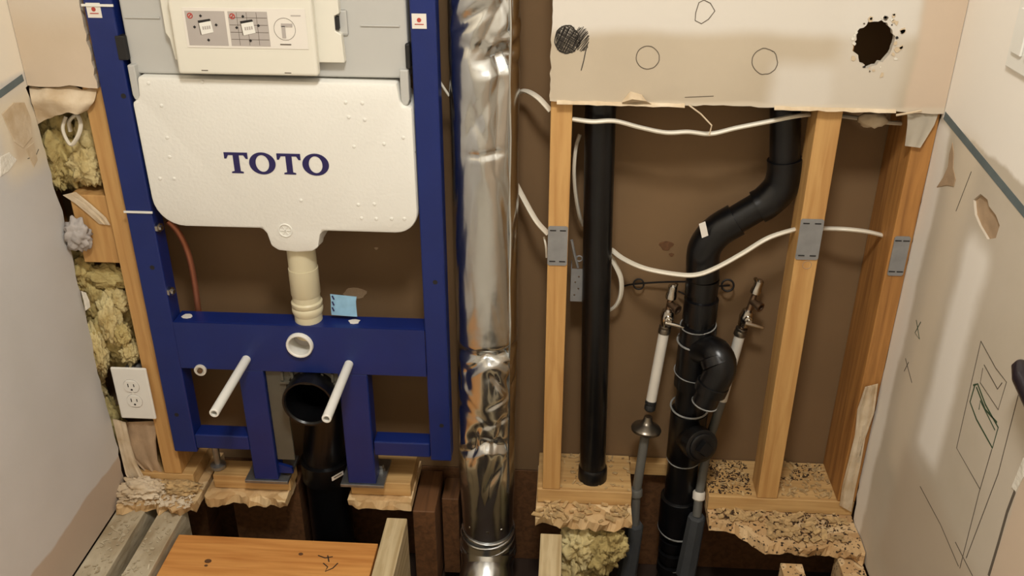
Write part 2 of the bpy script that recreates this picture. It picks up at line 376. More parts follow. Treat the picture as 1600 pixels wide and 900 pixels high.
def lump(name, c, size, mt, parent=None, seed=0, amp=0.3, freq=2.2, sub=4, fine=0.0, **k):
    """fluffy irregular tuft"""
    bm = bmesh.new(); bmesh.ops.create_icosphere(bm, subdivisions=sub, radius=1)
    off = Vector((seed*3.1, seed*1.7, seed*0.9)); V = []
    for v in bm.verts:
        p = v.co.normalized()
        d = 1+amp*noise.noise(p*freq+off)+amp*0.5*noise.noise(p*freq*2.3+off)+amp*0.3*noise.noise(p*freq*5+off)+fine*(noise.noise(p*16+off)+0.6*noise.noise(p*32+off))
        V.append(Vector(c)+Vector((p.x*size[0]*d, p.y*size[1]*d, p.z*size[2]*d)))
    bm.verts.index_update(); Fc = [tuple(v.index for v in f.verts) for f in bm.faces]; bm.free()
    return mk(name, V, Fc, mt, parent, smooth=True, sharp=180, **k)
def sheet(name, grid, th, mt, parent=None, **k):
    """bent sheet from rows of points, with thickness towards +y"""
    nr, nc = len(grid), len(grid[0]); V = [Vector(p) for row in grid for p in row]; n = len(V)
    V += [v+Vector((0, th, 0)) for v in V]; Fc = []
    for i in range(nr-1):
        for j in range(nc-1):
            a = i*nc+j; Fc.append((a, a+1, a+nc+1, a+nc)); Fc.append((a+n, a+nc+n, a+nc+1+n, a+1+n))
    for j in range(nc-1):
        Fc.append((j, j+n, j+1+n, j+1)); a = (nr-1)*nc+j; Fc.append((a, a+1, a+1+n, a+n))
    for i in range(nr-1):
        a = i*nc; Fc.append((a, a+nc, a+nc+n, a+n)); a = i*nc+nc-1; Fc.append((a, a+n, a+nc+n, a+nc))
    return mk(name, V, Fc, mt, parent, smooth=True, sharp=60, **k)
def roughbox(name, x0, x1, y0_, y1, z0, z1, mt, parent=None, nx=24, ny=6, amp=0.006, front=0.02, seed=1, **k):
    """board whose front edge is hacked off unevenly and whose top is splintered"""
    rnd = random.Random(seed); off = Vector((seed*2.3, seed, 0)); V = []
    for t in (0, 1):
        for j in range(ny+1):
            for i in range(nx+1):
                x = x0+(x1-x0)*i/nx; y0 = y0_(x) if callable(y0_) else y0_; y = y0+(y1-y0)*j/ny
                wgt = (1-j/ny)**2
                y -= front*wgt*(noise.noise(Vector((x*22, seed*3.7, t*0.5)))+0.6*noise.noise(Vector((x*60, seed, t*0.8))))
                z = (z1 if t else z0)+amp*noise.noise(Vector((x*45, y*45, t*9))+off)*(1 if t else 1.6)
                V.append((x, y, z))
    m_ = (nx+1)*(ny+1); Fc = []
    for j in range(ny):
        for i in range(nx):
            a = j*(nx+1)+i; Fc.append((a, a+nx+1, a+nx+2, a+1)); Fc.append((a+m_, a+1+m_, a+nx+2+m_, a+nx+1+m_))
    for i in range(nx):
        Fc.append((i, i+1, i+1+m_, i+m_)); a = ny*(nx+1)+i; Fc.append((a, a+m_, a+1+m_, a+1))
    for j in range(ny):
        a = j*(nx+1); Fc.append((a, a+m_, a+nx+1+m_, a+nx+1)); a = a+nx; Fc.append((a, a+nx+1, a+nx+1+m_, a+m_))
    return mk(name, V, Fc, mt, parent, **k)
def chips(name, spots, mt, size, seed, **k):
    rnd = random.Random(seed); gs = []
    for (x, y, z) in spots:
        a = rnd.uniform(0, 6.28); t = rnd.uniform(-0.4, 0.4); l = rnd.uniform(0.25, 1.5)*size; wd = rnd.uniform(0.2, 0.7)*size; h = rnd.uniform(0.05, 0.2)*size
        d = Vector((math.cos(a)*math.cos(t), math.sin(a)*math.cos(t), math.sin(t))); s = Vector((-math.sin(a), math.cos(a), 0)); n_ = d.cross(s)
        v = [Vector((x, y, z+abs(h)))+d*l*p/2+s*wd*q/2+n_*h*r_/2 for r_ in (-1, 1) for q in (-1, 1) for p in (-1, 1)]
        gs.append((v, [(0, 2, 3, 1), (4, 5, 7, 6), (0, 1, 5, 4), (2, 6, 7, 3), (0, 4, 6, 2), (1, 3, 7, 5)]))
    v, f = merge(*gs); return mk(name, v, f, mt, **k)
def scatter(n, x0, x1, y0, y1, z, seed, cl=None):
    rnd = random.Random(seed); out = []
    while len(out) < n:
        x, y = rnd.uniform(x0, x1), rnd.uniform(y0, y1)
        if cl is None or noise.noise(Vector((x*cl, y*cl, seed))) > 0.02*rnd.random(): out.append((x, y, z))
    return out

def flat_patch(name, pts, mt, parent, nrm):
    P = [Vector(p) for p in pts]; c = sum(P, Vector())/len(P); n_ = len(P); nrm = Vector(nrm)
    V = [p+nrm*0.0003 for p in P]+[p*0.97+c*0.03+nrm*0.0012 for p in P]
    return mk(name, V, [tuple(range(n_, 2*n_))]+[(i, (i+1) % n_, n_+(i+1) % n_, n_+i) for i in range(n_)], mt, parent)
# ================================================================== SETTING
XL, XR = -1.012, 0.670
YB = 0.140
YF = -2.30
HC = 2.40
S = dict(kind='structure')
box('wall_back_cavity', -1.25, 0.95, YB, YB+0.0127, -0.019, HC, 'kraft', bevel=0, **S)
# left wall, snapped edge against the corner
ed = [(-0.006, 2.40), (-0.006, 0.955)]
for (px, py) in [(40, 137), (52, 165), (62, 205), (75, 255), (88, 305), (98, 330), (103, 365), (112, 395), (118, 430), (128, 470), (140, 520), (150, 570), (163, 620), (175, 665), (185, 700)]:
    p = Xp(px, py, XL); ed.append((max(-0.03, min(0.015, p.y)), p.z))
ed += [(-0.004, 0.09), (-0.008, -0.02)]
edj = jag(ed, 0.02, 0.003, 3)
panel('wall_left', [(YF, HC)]+edj+[(YF, -0.02)], [], lambda u, v, t: Vector((XL-0.0127*t, u, v)), 0, 'wleft', **S)
edr = jag([(-0.004, 2.40), (-0.004, 0.935), (0.004, 0.90), (0.005, 0.60), (0.004, 0.35), (0.005, 0.1), (-0.01, 0.0), (-0.06, -0.03)], 0.02, 0.0035, 5)
# small gouge through the paper of the right wall
gh = [tuple((Xp(px, py, XR).y, Xp(px, py, XR).z)) for px, py in [(1521, 312), (1532, 303), (1543, 312), (1545, 322), (1556, 336), (1562, 352), (1556, 372), (1543, 374), (1530, 352), (1523, 335)]]
wr = panel('wall_right', [(YF, HC)]+edr+[(YF, -0.03)], [gh], lambda u, v, t: Vector((XR+0.0127*t, u, v)), 0, 'wright', **S)
mk('torn_gouge', *panel.__globals__['boxg'](XR+0.004, XR+0.012, -0.34, -0.19, 0.80, 0.88), 'tornbrown', wr)
# hacked-off wall board over the right-hand bay, with a hole broken through
yd = -0.0127
low = [(866, 158), (885, 160), (900, 163), (975, 162), (1000, 166), (1030, 166), (1075, 165), (1100, 164), (1160, 166), (1210, 168), (1290, 170), (1330, 172), (1400, 174), (1440, 177), (1474, 178)]
lowp = [(W(a, b_, yd).x, W(a, b_, yd).z) for a, b_ in low]; lowp[0] = (-0.033, lowp[0][1]); lowp[-1] = (XR-0.001, lowp[-1][1])
outl = jag([(-0.033, HC)]+lowp[:1], 0.01, 0.002, 2)[:-1]+jag(lowp, 0.014, 0.0018, 9)+[(XR-0.001, HC)]
hole = []
hc = W(1366, 68, yd)
for i in range(40):
    a = 2*math.pi*i/40; rr = 1+0.16*noise.noise(Vector((math.cos(a)*3, math.sin(a)*3, 4)))+random.uniform(-0.08, 0.08)
    hole.append((hc.x+0.034*rr*math.cos(a), hc.z+0.040*rr*math.sin(a)))
wb = panel('wall_back', outl, [hole], xz(yd, 0.0), 0, 'wback', **S)
ol = jag([(XL+0.001, 0.955), (-0.97, 0.953), (-0.93, 0.957), (-0.877, 0.952)], 0.015, 0.002, 4)
wl = panel('wall_back_left', ol+jag([(-0.877, 0.952), (-0.880, 1.2), (-0.880, HC)], 0.012, 0.0022, 8)[1:]+[(XL+0.001, HC)], [], xz(yd, 0.0), 0, 'wbackl', **S)
box('ceiling', XL-0.05, XR+0.05, YF, YB, HC, HC+0.02, 'ceil', bevel=0, **S)
box('wall_front', XL-0.05, XR+0.05, YF-0.02, YF, -0.03, HC, 'wplain', bevel=0, **S)
box('floor', XL, XR, YF, -0.72, -0.018, 0.0, 'ply', bevel=0, **S)
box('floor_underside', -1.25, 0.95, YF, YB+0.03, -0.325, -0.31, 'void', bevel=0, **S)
# slate grey strip where the upper wall finish ends
def strip_on(x, pts, name, mt, parent, hgt, nx):
    ribbon(name, pts, hgt, (nx, 0, 0), mt, parent)
strip_on(XR, [Xp(1476, 180, XR), Xp(1600, 331, XR), Vector((XR, -0.75, 0.865))], 'slate_strip', 'slate', wr, 0.014, -1)
wlo = bpy.data.objects['wall_left']
strip_on(XL, [Vector((XL, -0.02, 0.972)), Xp(0, 147, XL), Vector((XL, -0.5, 0.95))], 'slate_strip', 'slate', wlo, 0.013, 1)

# ---------------- pencil marks on the walls
def onback(px, py): return W(px, py, yd)
def circ(cx, cy, rx, ry, n=30, a0=0, a1=6.283, wob=0.05, seed=0):
    return [onback(cx+rx*math.cos(a0+(a1-a0)*i/n)*(1+wob*noise.noise(Vector((i*0.4, seed, 0)))), cy+ry*math.sin(a0+(a1-a0)*i/n)*(1+wob*noise.noise(Vector((i*0.4, seed, 5))))) for i in range(n+1)]
ribbon('pencil_circle', circ(1012, 90, 18, 18), 0.0014, (0, -1, 0), 'pencil', wb)
ribbon('pencil_circle', circ(1195, 96, 20, 20, wob=0.12, seed=3, a0=-1, a1=5.4), 0.0014, (0, -1, 0), 'pencil', wb)
ribbon('pencil_circle', [onback(*p) for p in [(1087, 20), (1086, 32), (1096, 37), (1107, 30), (1117, 17), (1110, 5), (1100, 0), (1092, 4), (1087, 20)]], 0.0014, (0, -1, 0), 'pencil', wb)
rs = random.Random(11)
for c, n_, sl in (((886, 62, 20, 23), 80, 0.5), ((886, 62, 20, 23), 50, -1.1), ((909, 61, 12, 19), 50, 0.9)):
    sp_ = []
    for i in range(n_):
        t = i/(n_-1)*2-1; h = math.sqrt(max(0.02, 1-t*t))*(1 if i % 2 else -1)*rs.uniform(0.8, 1.05); t += rs.uniform(-0.08, 0.08)
        u, v_ = t*math.cos(sl)-h*math.sin(sl), t*math.sin(sl)+h*math.cos(sl)
        sp_.append(onback(max(868.5, c[0]+c[2]*u), c[1]+c[3]*v_))
    ribbon('pencil_scribble', sp_, 0.0010, (0, -1, 0), 'graphite', wb)
ribbon('pencil_scribble', circ(886, 62, 19, 22, wob=0.2), 0.002, (0, -1, 0), 'graphite', wb)
ribbon('pencil_scribble', [onback(*p) for p in [(918, 70), (915, 80), (912, 95), (908, 110)]], 0.0015, (0, -1, 0), 'dark', wb)
ribbon('pencil_line', [onback(1070, 152), onback(1115, 150)], 0.0012, (0, -1, 0), 'pencil', wb)
def onr(px, py): return Xp(px, py, XR)
def rline(pts, mt='pencil', wd=0.0015): ribbon('pencil_line', [onr(*p) for p in pts], wd, (-1, 0, 0), mt, wr)
rline([(1533, 533), (1495, 700), (1532, 765)]); rline([(1533, 533), (1556, 575), (1573, 597), (1560, 640), (1532, 598), (1536, 575)])
rline([(1538, 570), (1559, 608), (1566, 598)], wd=0.0018)
rline([(1524, 600), (1516, 628), (1526, 655), (1551, 700), (1560, 668), (1540, 632), (1528, 600), (1521, 602)], 'green', 0.003)
rline([(1526, 605), (1540, 640), (1558, 660)], 'green', 0.003); rline([(1530, 640), (1532, 626), (1555, 672)], 'green', 0.002)
rline([(1592, 615), (1560, 740), (1510, 872)]); rline([(1550, 702), (1530, 770), (1500, 888)]); rline([(1438, 760), (1470, 820), (1498, 885)]); rline([(1493, 847), (1520, 900)])
rline([(1432, 500), (1437, 530), (1430, 520), (1439, 503)], 'green', 0.002); rline([(1415, 560), (1425, 598)], wd=0.0018); rline([(1420, 566), (1413, 580)], wd=0.0018)
rline([(1518, 268), (1494, 330)], wd=0.0015)
# torn-back paper on the left wall under the slate grey strip
def onl(px, py): return Xp(px, py, XL)
for pts, mt_ in (([(2, 178), (20, 160), (38, 160), (48, 185), (50, 215), (36, 232), (22, 222), (14, 205)], 'torn'), ([(0, 245), (14, 238), (26, 250), (12, 268), (0, 276)], 'gypsum'), ([(40, 232), (52, 222), (58, 250), (52, 262)], 'torn')):
    flat_patch('torn_paper', [onl(*p) for p in pts], mt_, wlo, (1, 0, 0))
ribbon('pencil_line', [onl(43, 248), onl(56, 243), onl(60, 233)], 0.0014, (1, 0, 0), 'pencil', wlo)
# torn-back paper on the right wall
flat_patch('torn_paper', [onr(*p) for p in [(1489, 222), (1484, 240), (1482, 260), (1474, 278), (1464, 293), (1480, 290), (1491, 292), (1494, 280), (1490, 262), (1491, 240)]], 'tornbrown', wr, (-1, 0, 0))
flat_patch('torn_paper', [onr(*p) for p in [(1600, 715), (1588, 745), (1581, 762), (1588, 768), (1600, 745)]], 'gypsum', wr, (-1, 0, 0))
rline([(1586, 768), (1574, 800), (1560, 850), (1545, 900)], 'pencil', 0.006)
rr_ = random.Random(21)
for i in range(34):
    t = rr_.uniform(0, 6.283); k0 = rr_.uniform(1.0, 1.18) if math.cos(t) < 0.3 else rr_.uniform(1.0, 1.5); sz = rr_.uniform(0.0015, 0.006)
    c = Vector((hc.x+0.0345*k0*math.cos(t), yd, hc.z+0.041*k0*math.sin(t)))
    P_ = [c+Vector((sz*math.cos(a)*rr_.uniform(.4, 1.2), 0, sz*math.sin(a)*rr_.uniform(.4, 1.2))) for a in [j*1.05 for j in range(6)]]
    flat_patch('torn_paper', P_, rr_.choice(('gypsum', 'torn', 'pencil', 'dark' if k0 < 1.12 else 'torn')), wb, (0, -1, 0))
for k, (a, b_, n) in enumerate([((870, 160), (1070, 165), 16), ((1210, 169), (1400, 174), 14)]):
    g = []
    for j, (dy, dv) in enumerate(((0, -3), (-0.003, 0), (-0.004, 3))):
        g.append([W(a[0]+(b_[0]-a[0])*i/n, a[1]+(b_[1]-a[1])*i/n+dv*(1+0.6*noise.noise(Vector((i*0.7, k, j)))), yd-0.001+dy) for i in range(n+1)])
    sheet('torn_paper_lip', g, 0.0012, 'torn', wb)
sheet('torn_paper_lip', [[W(972, 158, yd-0.001), W(985, 143, yd-0.001), W(1003, 148, yd-0.001)], [W(972, 160, yd-0.008), W(988, 155, yd-0.016), W(1010, 158, yd-0.01)], [W(978, 162, yd-0.004), W(992, 160, yd-0.01), W(1018, 163, yd-0.004)]], 0.001, 'torn', wb)
tube('paper_strand', [W(1076, 164, yd-0.002), W(1095, 178, yd-0.004), W(1112, 196, yd-0.01), W(1108, 212, yd-0.01)], 0.0014, 'torn', wb, n=5)
tube('paper_strand', [W(1400, 180, yd-0.002), W(1425, 176, yd-0.006), W(1440, 173, yd-0.006)], 0.002, 'torn', wb, n=5)

# ---------------- framing timber, each stick its own thing
def stick(name, label, cat, x0, x1, y0, y1, z0, z1, mt, group='wall framing', bevel=0.002): return box(name, x0, x1, y0, y1, z0, z1, mt, bevel=bevel, label=label, cat=cat, group=group)
stick('wall_stud', 'spruce wall stud between yellow glass wool and blue carrier frame', 'stud', -0.914, -0.872, 0.0, 0.138, 0.038, HC-0.04, 'stud')
stick('wall_stud', 'spruce wall stud beside the foil duct, with a steel nail plate', 'stud', -0.0315, 0.0085, 0.0, 0.138, 0.039, HC-0.04, 'stud')
stick('wall_stud', 'spruce wall stud next to the black drain, knotted below its nail plate', 'stud', 0.452, 0.497, 0.0, 0.065, 0.039, HC-0.04, 'stud')
stick('wall_stud', 'dark amber corner stud against the patched side wall', 'stud', 0.630, 0.6692, 0.0, 0.138, 0.039, HC-0.04, 'studr')
stick('wall_stud', 'deep corner stud half hidden behind torn plaster and glass wool', 'stud', -1.15, -1.085, 0.03, 0.138, 0.038, HC-0.04, 'studr')
stick('stud_block', 'short wooden block wedged in the glass wool beside the outlet stud', 'wood block', -0.995, -0.9155, 0.012, 0.10, W(140, 410, 0.012).z, W(140, 305, 0.012).z, 'stud')
bl = bpy.data.objects['stud_block']
# bottom plates
pw = 'plateW'
stick('bottom_plate', 'sawn bottom plate under the outlet stud', 'bottom plate', -1.0, -0.846, 0.0, 0.137, 0.0, 0.037, pw)
stick('bottom_plate', 'short bottom plate offcut under the carrier foot beside the outlet stud', 'bottom plate', -0.80, -0.618, 0.002, 0.06, 0.0, 0.037, pw)
stick('bottom_plate', 'short bottom plate offcut between black waste pipe and foil duct', 'bottom plate', -0.475, -0.335, 0.0, 0.137, 0.0, 0.037, pw)
stick('bottom_plate', 'bottom plate pierced by the plain black vent pipe', 'bottom plate', -0.043, 0.172, 0.0, 0.137, 0.0, 0.038, pw)
stick('bottom_plate', 'bottom plate strewn with dark crumbs next to the patched wall', 'bottom plate', 0.345, 0.6685, 0.0, 0.137, 0.0, 0.038, pw)
stick('plate_splice', 'narrow rear strip of bottom plate behind the supply pipes', 'bottom plate', 0.1735, 0.3435, 0.114, 0.137, 0.0, 0.036, pw)
# hacked subfloor remnants
def sub(label, x0, x1, y0, mt, seed, front=0.02, y1=0.135): return roughbox('subfloor_remnant', x0, x1, y0, y1, -0.023, -0.001, mt, nx=max(8, int((x1-x0)/0.008)), seed=seed, front=front, label=label, cat='subfloor', group='hacked subfloor remnants', amp=0.004)
sub('splintered subfloor remnant in the corner by the pale wall', -1.005, -0.825, -0.065, 'osb', 1, 0.03)
sub('splintered subfloor remnant under the short plate beside the black waste pipe', -0.815, -0.622, -0.03, 'osb', 2, 0.025, 0.05)
sub('splintered subfloor remnant between black waste pipe and foil duct', -0.48, -0.332, -0.022, 'osb', 3, 0.012)
sub('splintered subfloor remnant under the vent pipe plate, above glass wool', -0.045, 0.172, -0.055, 'osb', 4, 0.022)
sub('dark flecked splintered subfloor remnant next to the patched wall', 0.345, 0.668, lambda x: -0.045-0.065*min(1, max(0, (x-0.40)/0.06)), 'osbdirty', 5, 0.025)
# joists
stick('floor_joist', 'glue smeared grey joist along the pale wall', 'joist', -1.0115, -0.945, -0.75, 0.0, -0.25, -0.024, 'joistgrey', 'floor joists')
stick('floor_joist', 'grey topped joist beside the orange board', 'joist', -0.912, -0.855, -0.75, -0.04, -0.25, -0.024, 'joistgrey', 'floor joists')
stick('floor_joist', 'pale joist between the orange board and the foil duct', 'joist', -0.385, -0.338, -0.75, -0.046, -0.25, -0.025, 'joist', 'floor joists')
stick('floor_joist', 'pale joist beside the foil duct and yellow glass wool', 'joist', -0.032, 0.016, -0.75, -0.075, -0.25, -0.025, 'joist', 'floor joists')
stick('floor_joist', 'flecked joist under the subfloor by the patched wall', 'joist', 0.488, 0.535, -0.75, -0.13, -0.25, -0.028, 'osbdirty', 'floor joists')
stick('floor_joist', 'flecked joist under the patched wall itself', 'joist', 0.615, 0.665, -0.75, -0.09, -0.25, -0.028, 'osbdirty', 'floor joists')
stick('floor_board', 'orange knotted board lying between the joists, with a stamp', 'board', -0.846, -0.392, -0.70, -0.118, -0.075, -0.037, 'plank', None)
fb = bpy.data.objects['floor_board']
for a, b_, r_ in ((325, 877, 0.006), (322, 884, 0.003), (470, 866, 0.004)):
    p = Zp(a, b_, -0.037); flat_patch('knot', [p+Vector((r_*1.3*math.cos(t), r_*math.sin(t), 0)) for t in [i*0.63 for i in range(10)]], 'joistdark', fb, (0, 0, 1))
for pts in ([(497, 868), (508, 872), (520, 870)], [(505, 880), (512, 886), (508, 893), (520, 888), (528, 880)], [(512, 868), (514, 878)]):
    ribbon('stamp_mark', [Zp(a, b_, -0.037) for a, b_ in pts], 0.0025, (0, 0, 1), 'dark', fb)
stick('rim_joist', 'dark old rim board below the wall framing', 'joist', -1.2, 0.9, 0.141, 0.165, -0.3095, -0.022, 'joistdark', None)
bpy.data.objects['rim_joist'].location.y -= 0.0
for x0, x1, y0, y1, lb in ((-0.330, -0.278, -0.02, 0.13, 'dark old blocking beside the foil duct'), (-0.272, -0.232, 0.05, 0.13, 'reddish dark block tucked behind the foil duct')):
    stick('floor_blocking', lb, 'wood block', x0, x1, y0, y1, -0.28, -0.026 if x0 < -0.3 else -0.045, 'joistdark', None)
for x0, x1, lb in ((-0.99, -0.86, 'dark joist end below the outlet stud'), (-0.79, -0.62, 'dark blocking behind the orange board')):
    stick('floor_blocking', lb, 'wood block', x0, x1, 0.06, 0.13, -0.28, -0.026, 'joistdark', None)

# ================================================================== TOILET CARRIER
FY = -0.020     # front plane of the blue frame
car = thing('toilet_carrier', 'blue steel in-wall toilet carrier frame with white foam covered tank', 'toilet carrier', (-0.55, 0.02, 0.039))
def fb_(name, x0, x1, z0, z1, d=0.045, y0=FY, mt='blue', bevel=0.003): return box(name, x0, x1, y0, y0+d, z0, z1, mt, car, bevel=bevel)
TOP = 1.22
sl = fb_('side_post', -0.868, -0.815, 0.118, TOP); sr = fb_('side_post', -0.282, -0.236, 0.122, TOP)
fb_('top_rail', -0.8145, -0.2825, TOP-0.05, TOP)
# cross plate with the round flush outlet hole
oc = W(469, 538, FY)
panel('cross_plate', [(-0.8145, 0.458), (-0.8145, 0.345), (-0.2825, 0.345), (-0.2825, 0.458)][::-1],
      [[(oc.x+0.029*math.cos(2*math.pi*i/28), oc.z+0.029*math.sin(2*math.pi*i/28)) for i in range(28)]], xz(FY-0.001, FY+0.004), 0, 'blue', car)
box('cross_plate_flange', -0.8145, -0.2825, FY+0.0045, FY+0.05, 0.452, 0.458, 'blue', car, bevel=0.001)
box('cross_plate_flange', -0.8145, -0.2825, FY+0.0045, FY+0.03, 0.345, 0.351, 'blue', car, bevel=0.001)
for x0, x1 in ((-0.8145, -0.692), (-0.408, -0.2825)):
    fb_('lower_rail', x0, x1, 0.130, 0.168, 0.04)
for x0, x1 in ((-0.692, -0.636), (-0.474, -0.410)):
    fb_('inner_leg', x0, x1, 0.048, 0.3445, 0.045)
    sgn = 1 if x0 < -0.6 else -1
    q = -0.636 if sgn > 0 else -0.474
    if sgn > 0: panel('leg_gusset', [(q, 0.085), (q, 0.06), (q+sgn*0.032, 0.06), (q+sgn*0.03, 0.075)], [], xz(FY+0.012, FY+0.02), 0, 'blue', car)
    box('foot_plate', (x0+x1)/2-0.05, (x0+x1)/2+0.05, FY-0.004, 0.075, 0.0395, 0.0475, 'galv', car, bevel=0.001)
    lathe('foot_bolt', ((x0+x1)/2-0.035*sgn, 0.03, 0.0475), (0, 0, 1), [(0, 0.009), (0.008, 0.009), (0.010, 0.006), (0.018, 0.006)], 'galv', car, n=6)
lathe('levelling_foot', (-0.795, 0.03, 0.0395), (0, 0, 1), [(0, 0.018), (0.008, 0.018), (0.012, 0.008), (0.08, 0.008)], 'galv', car, n=12)
# post holes, bolts and stickers
for o_, pts in ((sl, [(238, 418), (193, 150), (276, 648)]), (sr, [(680, 441), (645, 238), (690, 665)])):
    for a, b_ in pts:
        p = W(a, b_, FY); lathe('bolt_hole', p+Vector((0, 0.002, 0)), (0, -1, 0), [(0, 0.005), (0.0025, 0.005)], 'dark', o_, n=12)
for a, b_ in ((249, 358), (267, 458)):
    p = W(a, b_, FY); lathe('hex_bolt', Vector((-0.8145, FY+0.01, p.z)), (1, -0.3, 0), [(0, 0.010), (0.007, 0.010), (0.008, 0.006), (0.013, 0.005)], 'chrome', car, n=6)
p = W(314, 577, FY); lathe('round_nut', p+Vector((0, -0.001, 0)), (0, -1, 0), [(0, 0.013), (0.005, 0.013), (0.0055, 0.009), (0.003, 0.008), (0.003, 0.0)], 'pex', car); lathe('nut_screw', p+Vector((0, -0.003, 0)), (0, -1, 0), [(0.001, 0.006), (0.005, 0.006), (0.006, 0.0)], 'brass', car, n=8)
for o_, (a, b_), s_ in ((sl, (147, 16), 0.013), (sr, (655, 33), 0.013)):
    p = W(a, b_, FY); st = box('sticker', p.x-s_, p.x+s_, FY-0.0012, FY-0.0003, p.z-s_, p.z+s_, 'label', car, bevel=0.0002)
    lathe('sticker_print', (p.x, FY-0.0013, p.z+0.002), (0, -1, 0), [(0, 0.004), (0.0004, 0.004)], 'red', st, n=10)
    box('sticker_print', p.x-0.008, p.x+0.008, FY-0.0018, FY-0.0013, p.z-0.006, p.z-0.0045, 'red', st, bevel=0)
for zz in (W(220, 331, FY).z, W(155, 8, FY).z):
    gs = boxg(-0.8705, -0.8125, FY-0.003, FY-0.0005, zz-0.002, zz+0.002)
    mk('zip_tie', *gs, 'whitepl', car)
for a, b_ in ((190, 75), (637, 88)):
    p = W(a, b_, FY); box('tank_clip', p.x-0.009 if a < 300 else p.x-0.004, p.x+0.009 if a < 300 else p.x+0.004, FY-0.002, FY+0.02, p.z-0.022, p.z+0.022, 'rubber', car, bevel=0.002)
for a, b_ in ((290, 492), (552, 502)):
    p = W(a, b_, FY+0.02); flat_patch('paint_scuff', [Vector((p.x+0.016*math.cos(t)*random.uniform(.5, 1), FY+0.026+0.010*math.sin(t), 0.458)) for t in [i*0.7 for i in range(9)]], 'label', car, (0, 0, 1))
# foam covered lower tank
TY = -0.030
def tp(px, py): q = W(px, py, TY); return (q.x, q.z)
def arc(c, r, a0, a1, n=7): return [(c[0]+r*math.cos(math.radians(a0+(a1-a0)*i/n)), c[1]+r*math.sin(math.radians(a0+(a1-a0)*i/n))) for i in range(n+1)]
xl, xr, zt, zb = -0.808, -0.2835, 0.980, 0.680
out = [(-0.790, zt), (-0.310, zt-0.004)]+[(-0.306, 0.945), (-0.300, 0.935), (-0.284, 0.932)]
out += arc((xr-0.045, zb+0.045), 0.045, 0, -90)+[(-0.472, zb)]
out += [(-0.478, 0.672), (-0.484, 0.645)]+[(-0.497, 0.635), (-0.53, 0.632), (-0.566, 0.635)]+[(-0.580, 0.645), (-0.586, 0.672), (-0.594, zb+0.002)]
out += arc((xl+0.062, zb+0.062), 0.06, -90, -180)+[(xl, 0.932), (-0.797, 0.936), (-0.793, 0.945)]
tk = panel('tank_insulation', out, [], xz(TY, 0.085), 0, 'foam', car, bevel=0.006, smooth=True)
nk = Vector((-0.533, 0.005, 0.0))
lathe('tank_neck', (-0.533, 0.018, 0.700), (0, 0, -1), [(0, 0.047), (0.055, 0.047), (0.064, 0.045), (0.07, 0.036)], 'foam', car)
# lettering T O T O, slab serif
def serifT(x, z, w_, h, s):
    t = h*0.13; st = w_*0.13; sf = w_*0.25
    return [(x-w_/2, z+h), (x-w_/2, z+h*0.70), (x-w_/2+0.004, z+h*0.70), (x-w_/2+0.008, z+h-t), (x-st, z+h-t), (x-st, z+t*0.8), (x-sf, z+t*0.55), (x-sf, z), (x+sf, z), (x+sf, z+t*0.55), (x+st, z+t*0.8), (x+st, z+h-t), (x+w_/2-0.008, z+h-t), (x+w_/2-0.004, z+h*0.70), (x+w_/2, z+h*0.70), (x+w_/2, z+h)]
z0 = 0.7975; H = 0.0415; x0 = -0.648; wt = 0.0455; wo = 0.051
cxs = [x0+wt/2, x0+wt+wo/2+0.0015, x0+wt+wo+wt/2+0.005, x0+2*wt+wo+wo/2+0.0075]
for i, cx in enumerate(cxs):
    if i % 2 == 0: panel('logo_letter', serifT(cx, z0, wt, H, 0), [], xz(TY-0.0008, TY), 0, 'ink', tk)
    else:
        el = lambda a, b_: [(cx+a*math.cos(2*math.pi*k/36), z0+H/2+b_*math.sin(2*math.pi*k/36)) for k in range(36)]
        panel('logo_letter', el(wo/2, H/2+0.0012), [el(wo/2-0.0125, H/2-0.004)], xz(TY-0.0008, TY), 0, 'ink', tk)
for a, b_ in [(232, 130), (252, 165), (261, 215), (250, 279), (272, 279), (265, 245), (316, 128), (540, 160), (566, 161), (545, 183), (570, 187), (553, 229), (560, 320), (585, 319), (565, 341), (588, 342), (612, 342), (632, 342), (470, 313), (600, 225), (630, 215)]:
    p = W(a, b_, TY); lathe('foam_nub', p, (0, -1, 0), [(0, 0.0035), (0.0012, 0.003), (0.002, 0.0)], 'foam', tk, n=10)
p = W(446, 360, TY)
v1, f1 = ringg(p+Vector((0, -0.0005, 0)), (0, 1, 0), 0.013, 0.0016); gs = [(v1, f1)]
for k in range(3): a = k*math.pi/3; d = Vector((math.cos(a), 0, math.sin(a)))*0.010; gs.append(tubeg([p-d+Vector((0, -0.0004, 0)), p+d+Vector((0, -0.0004, 0))], 0.0011, 6))
v1, f1 = merge(*gs); mk('recycling_emblem', v1, f1, 'foam', tk, smooth=True)
# grey upper tank and its shoulder straps
panel('upper_tank', [(-0.806, 0.981), (-0.806, TOP-0.055), (-0.289, TOP-0.055), (-0.289, 0.981)], [], xz(-0.012, 0.085), 0, 'greyplastic', car, bevel=0.004)
ut = [o for o in car.children if o.name.startswith('upper_tank')][0]
for x0_, x1_ in ((-0.806, -0.7925), (-0.3045, -0.289)):
    panel('tank_strap', [(x0_, 1.0), (x0_, 0.945)]+[(x0_+(x1_-x0_)*k, 0.940-0.006*math.sin(k*math.pi)) for k in (0.2, 0.5, 0.8)]+[(x1_, 0.945), (x1_, 1.0)], [], xz(-0.026, 0.0), 0, 'greyplastic', car, bevel=0.002)
for z_, xa, xb in ((1.083, -0.799, -0.735), (1.075, -0.372, -0.302)):
    box('tank_seam', xa, xb, -0.0145, -0.0121, z_-0.0015, z_+0.0015, 'greyplastic', ut, bevel=0.0006)
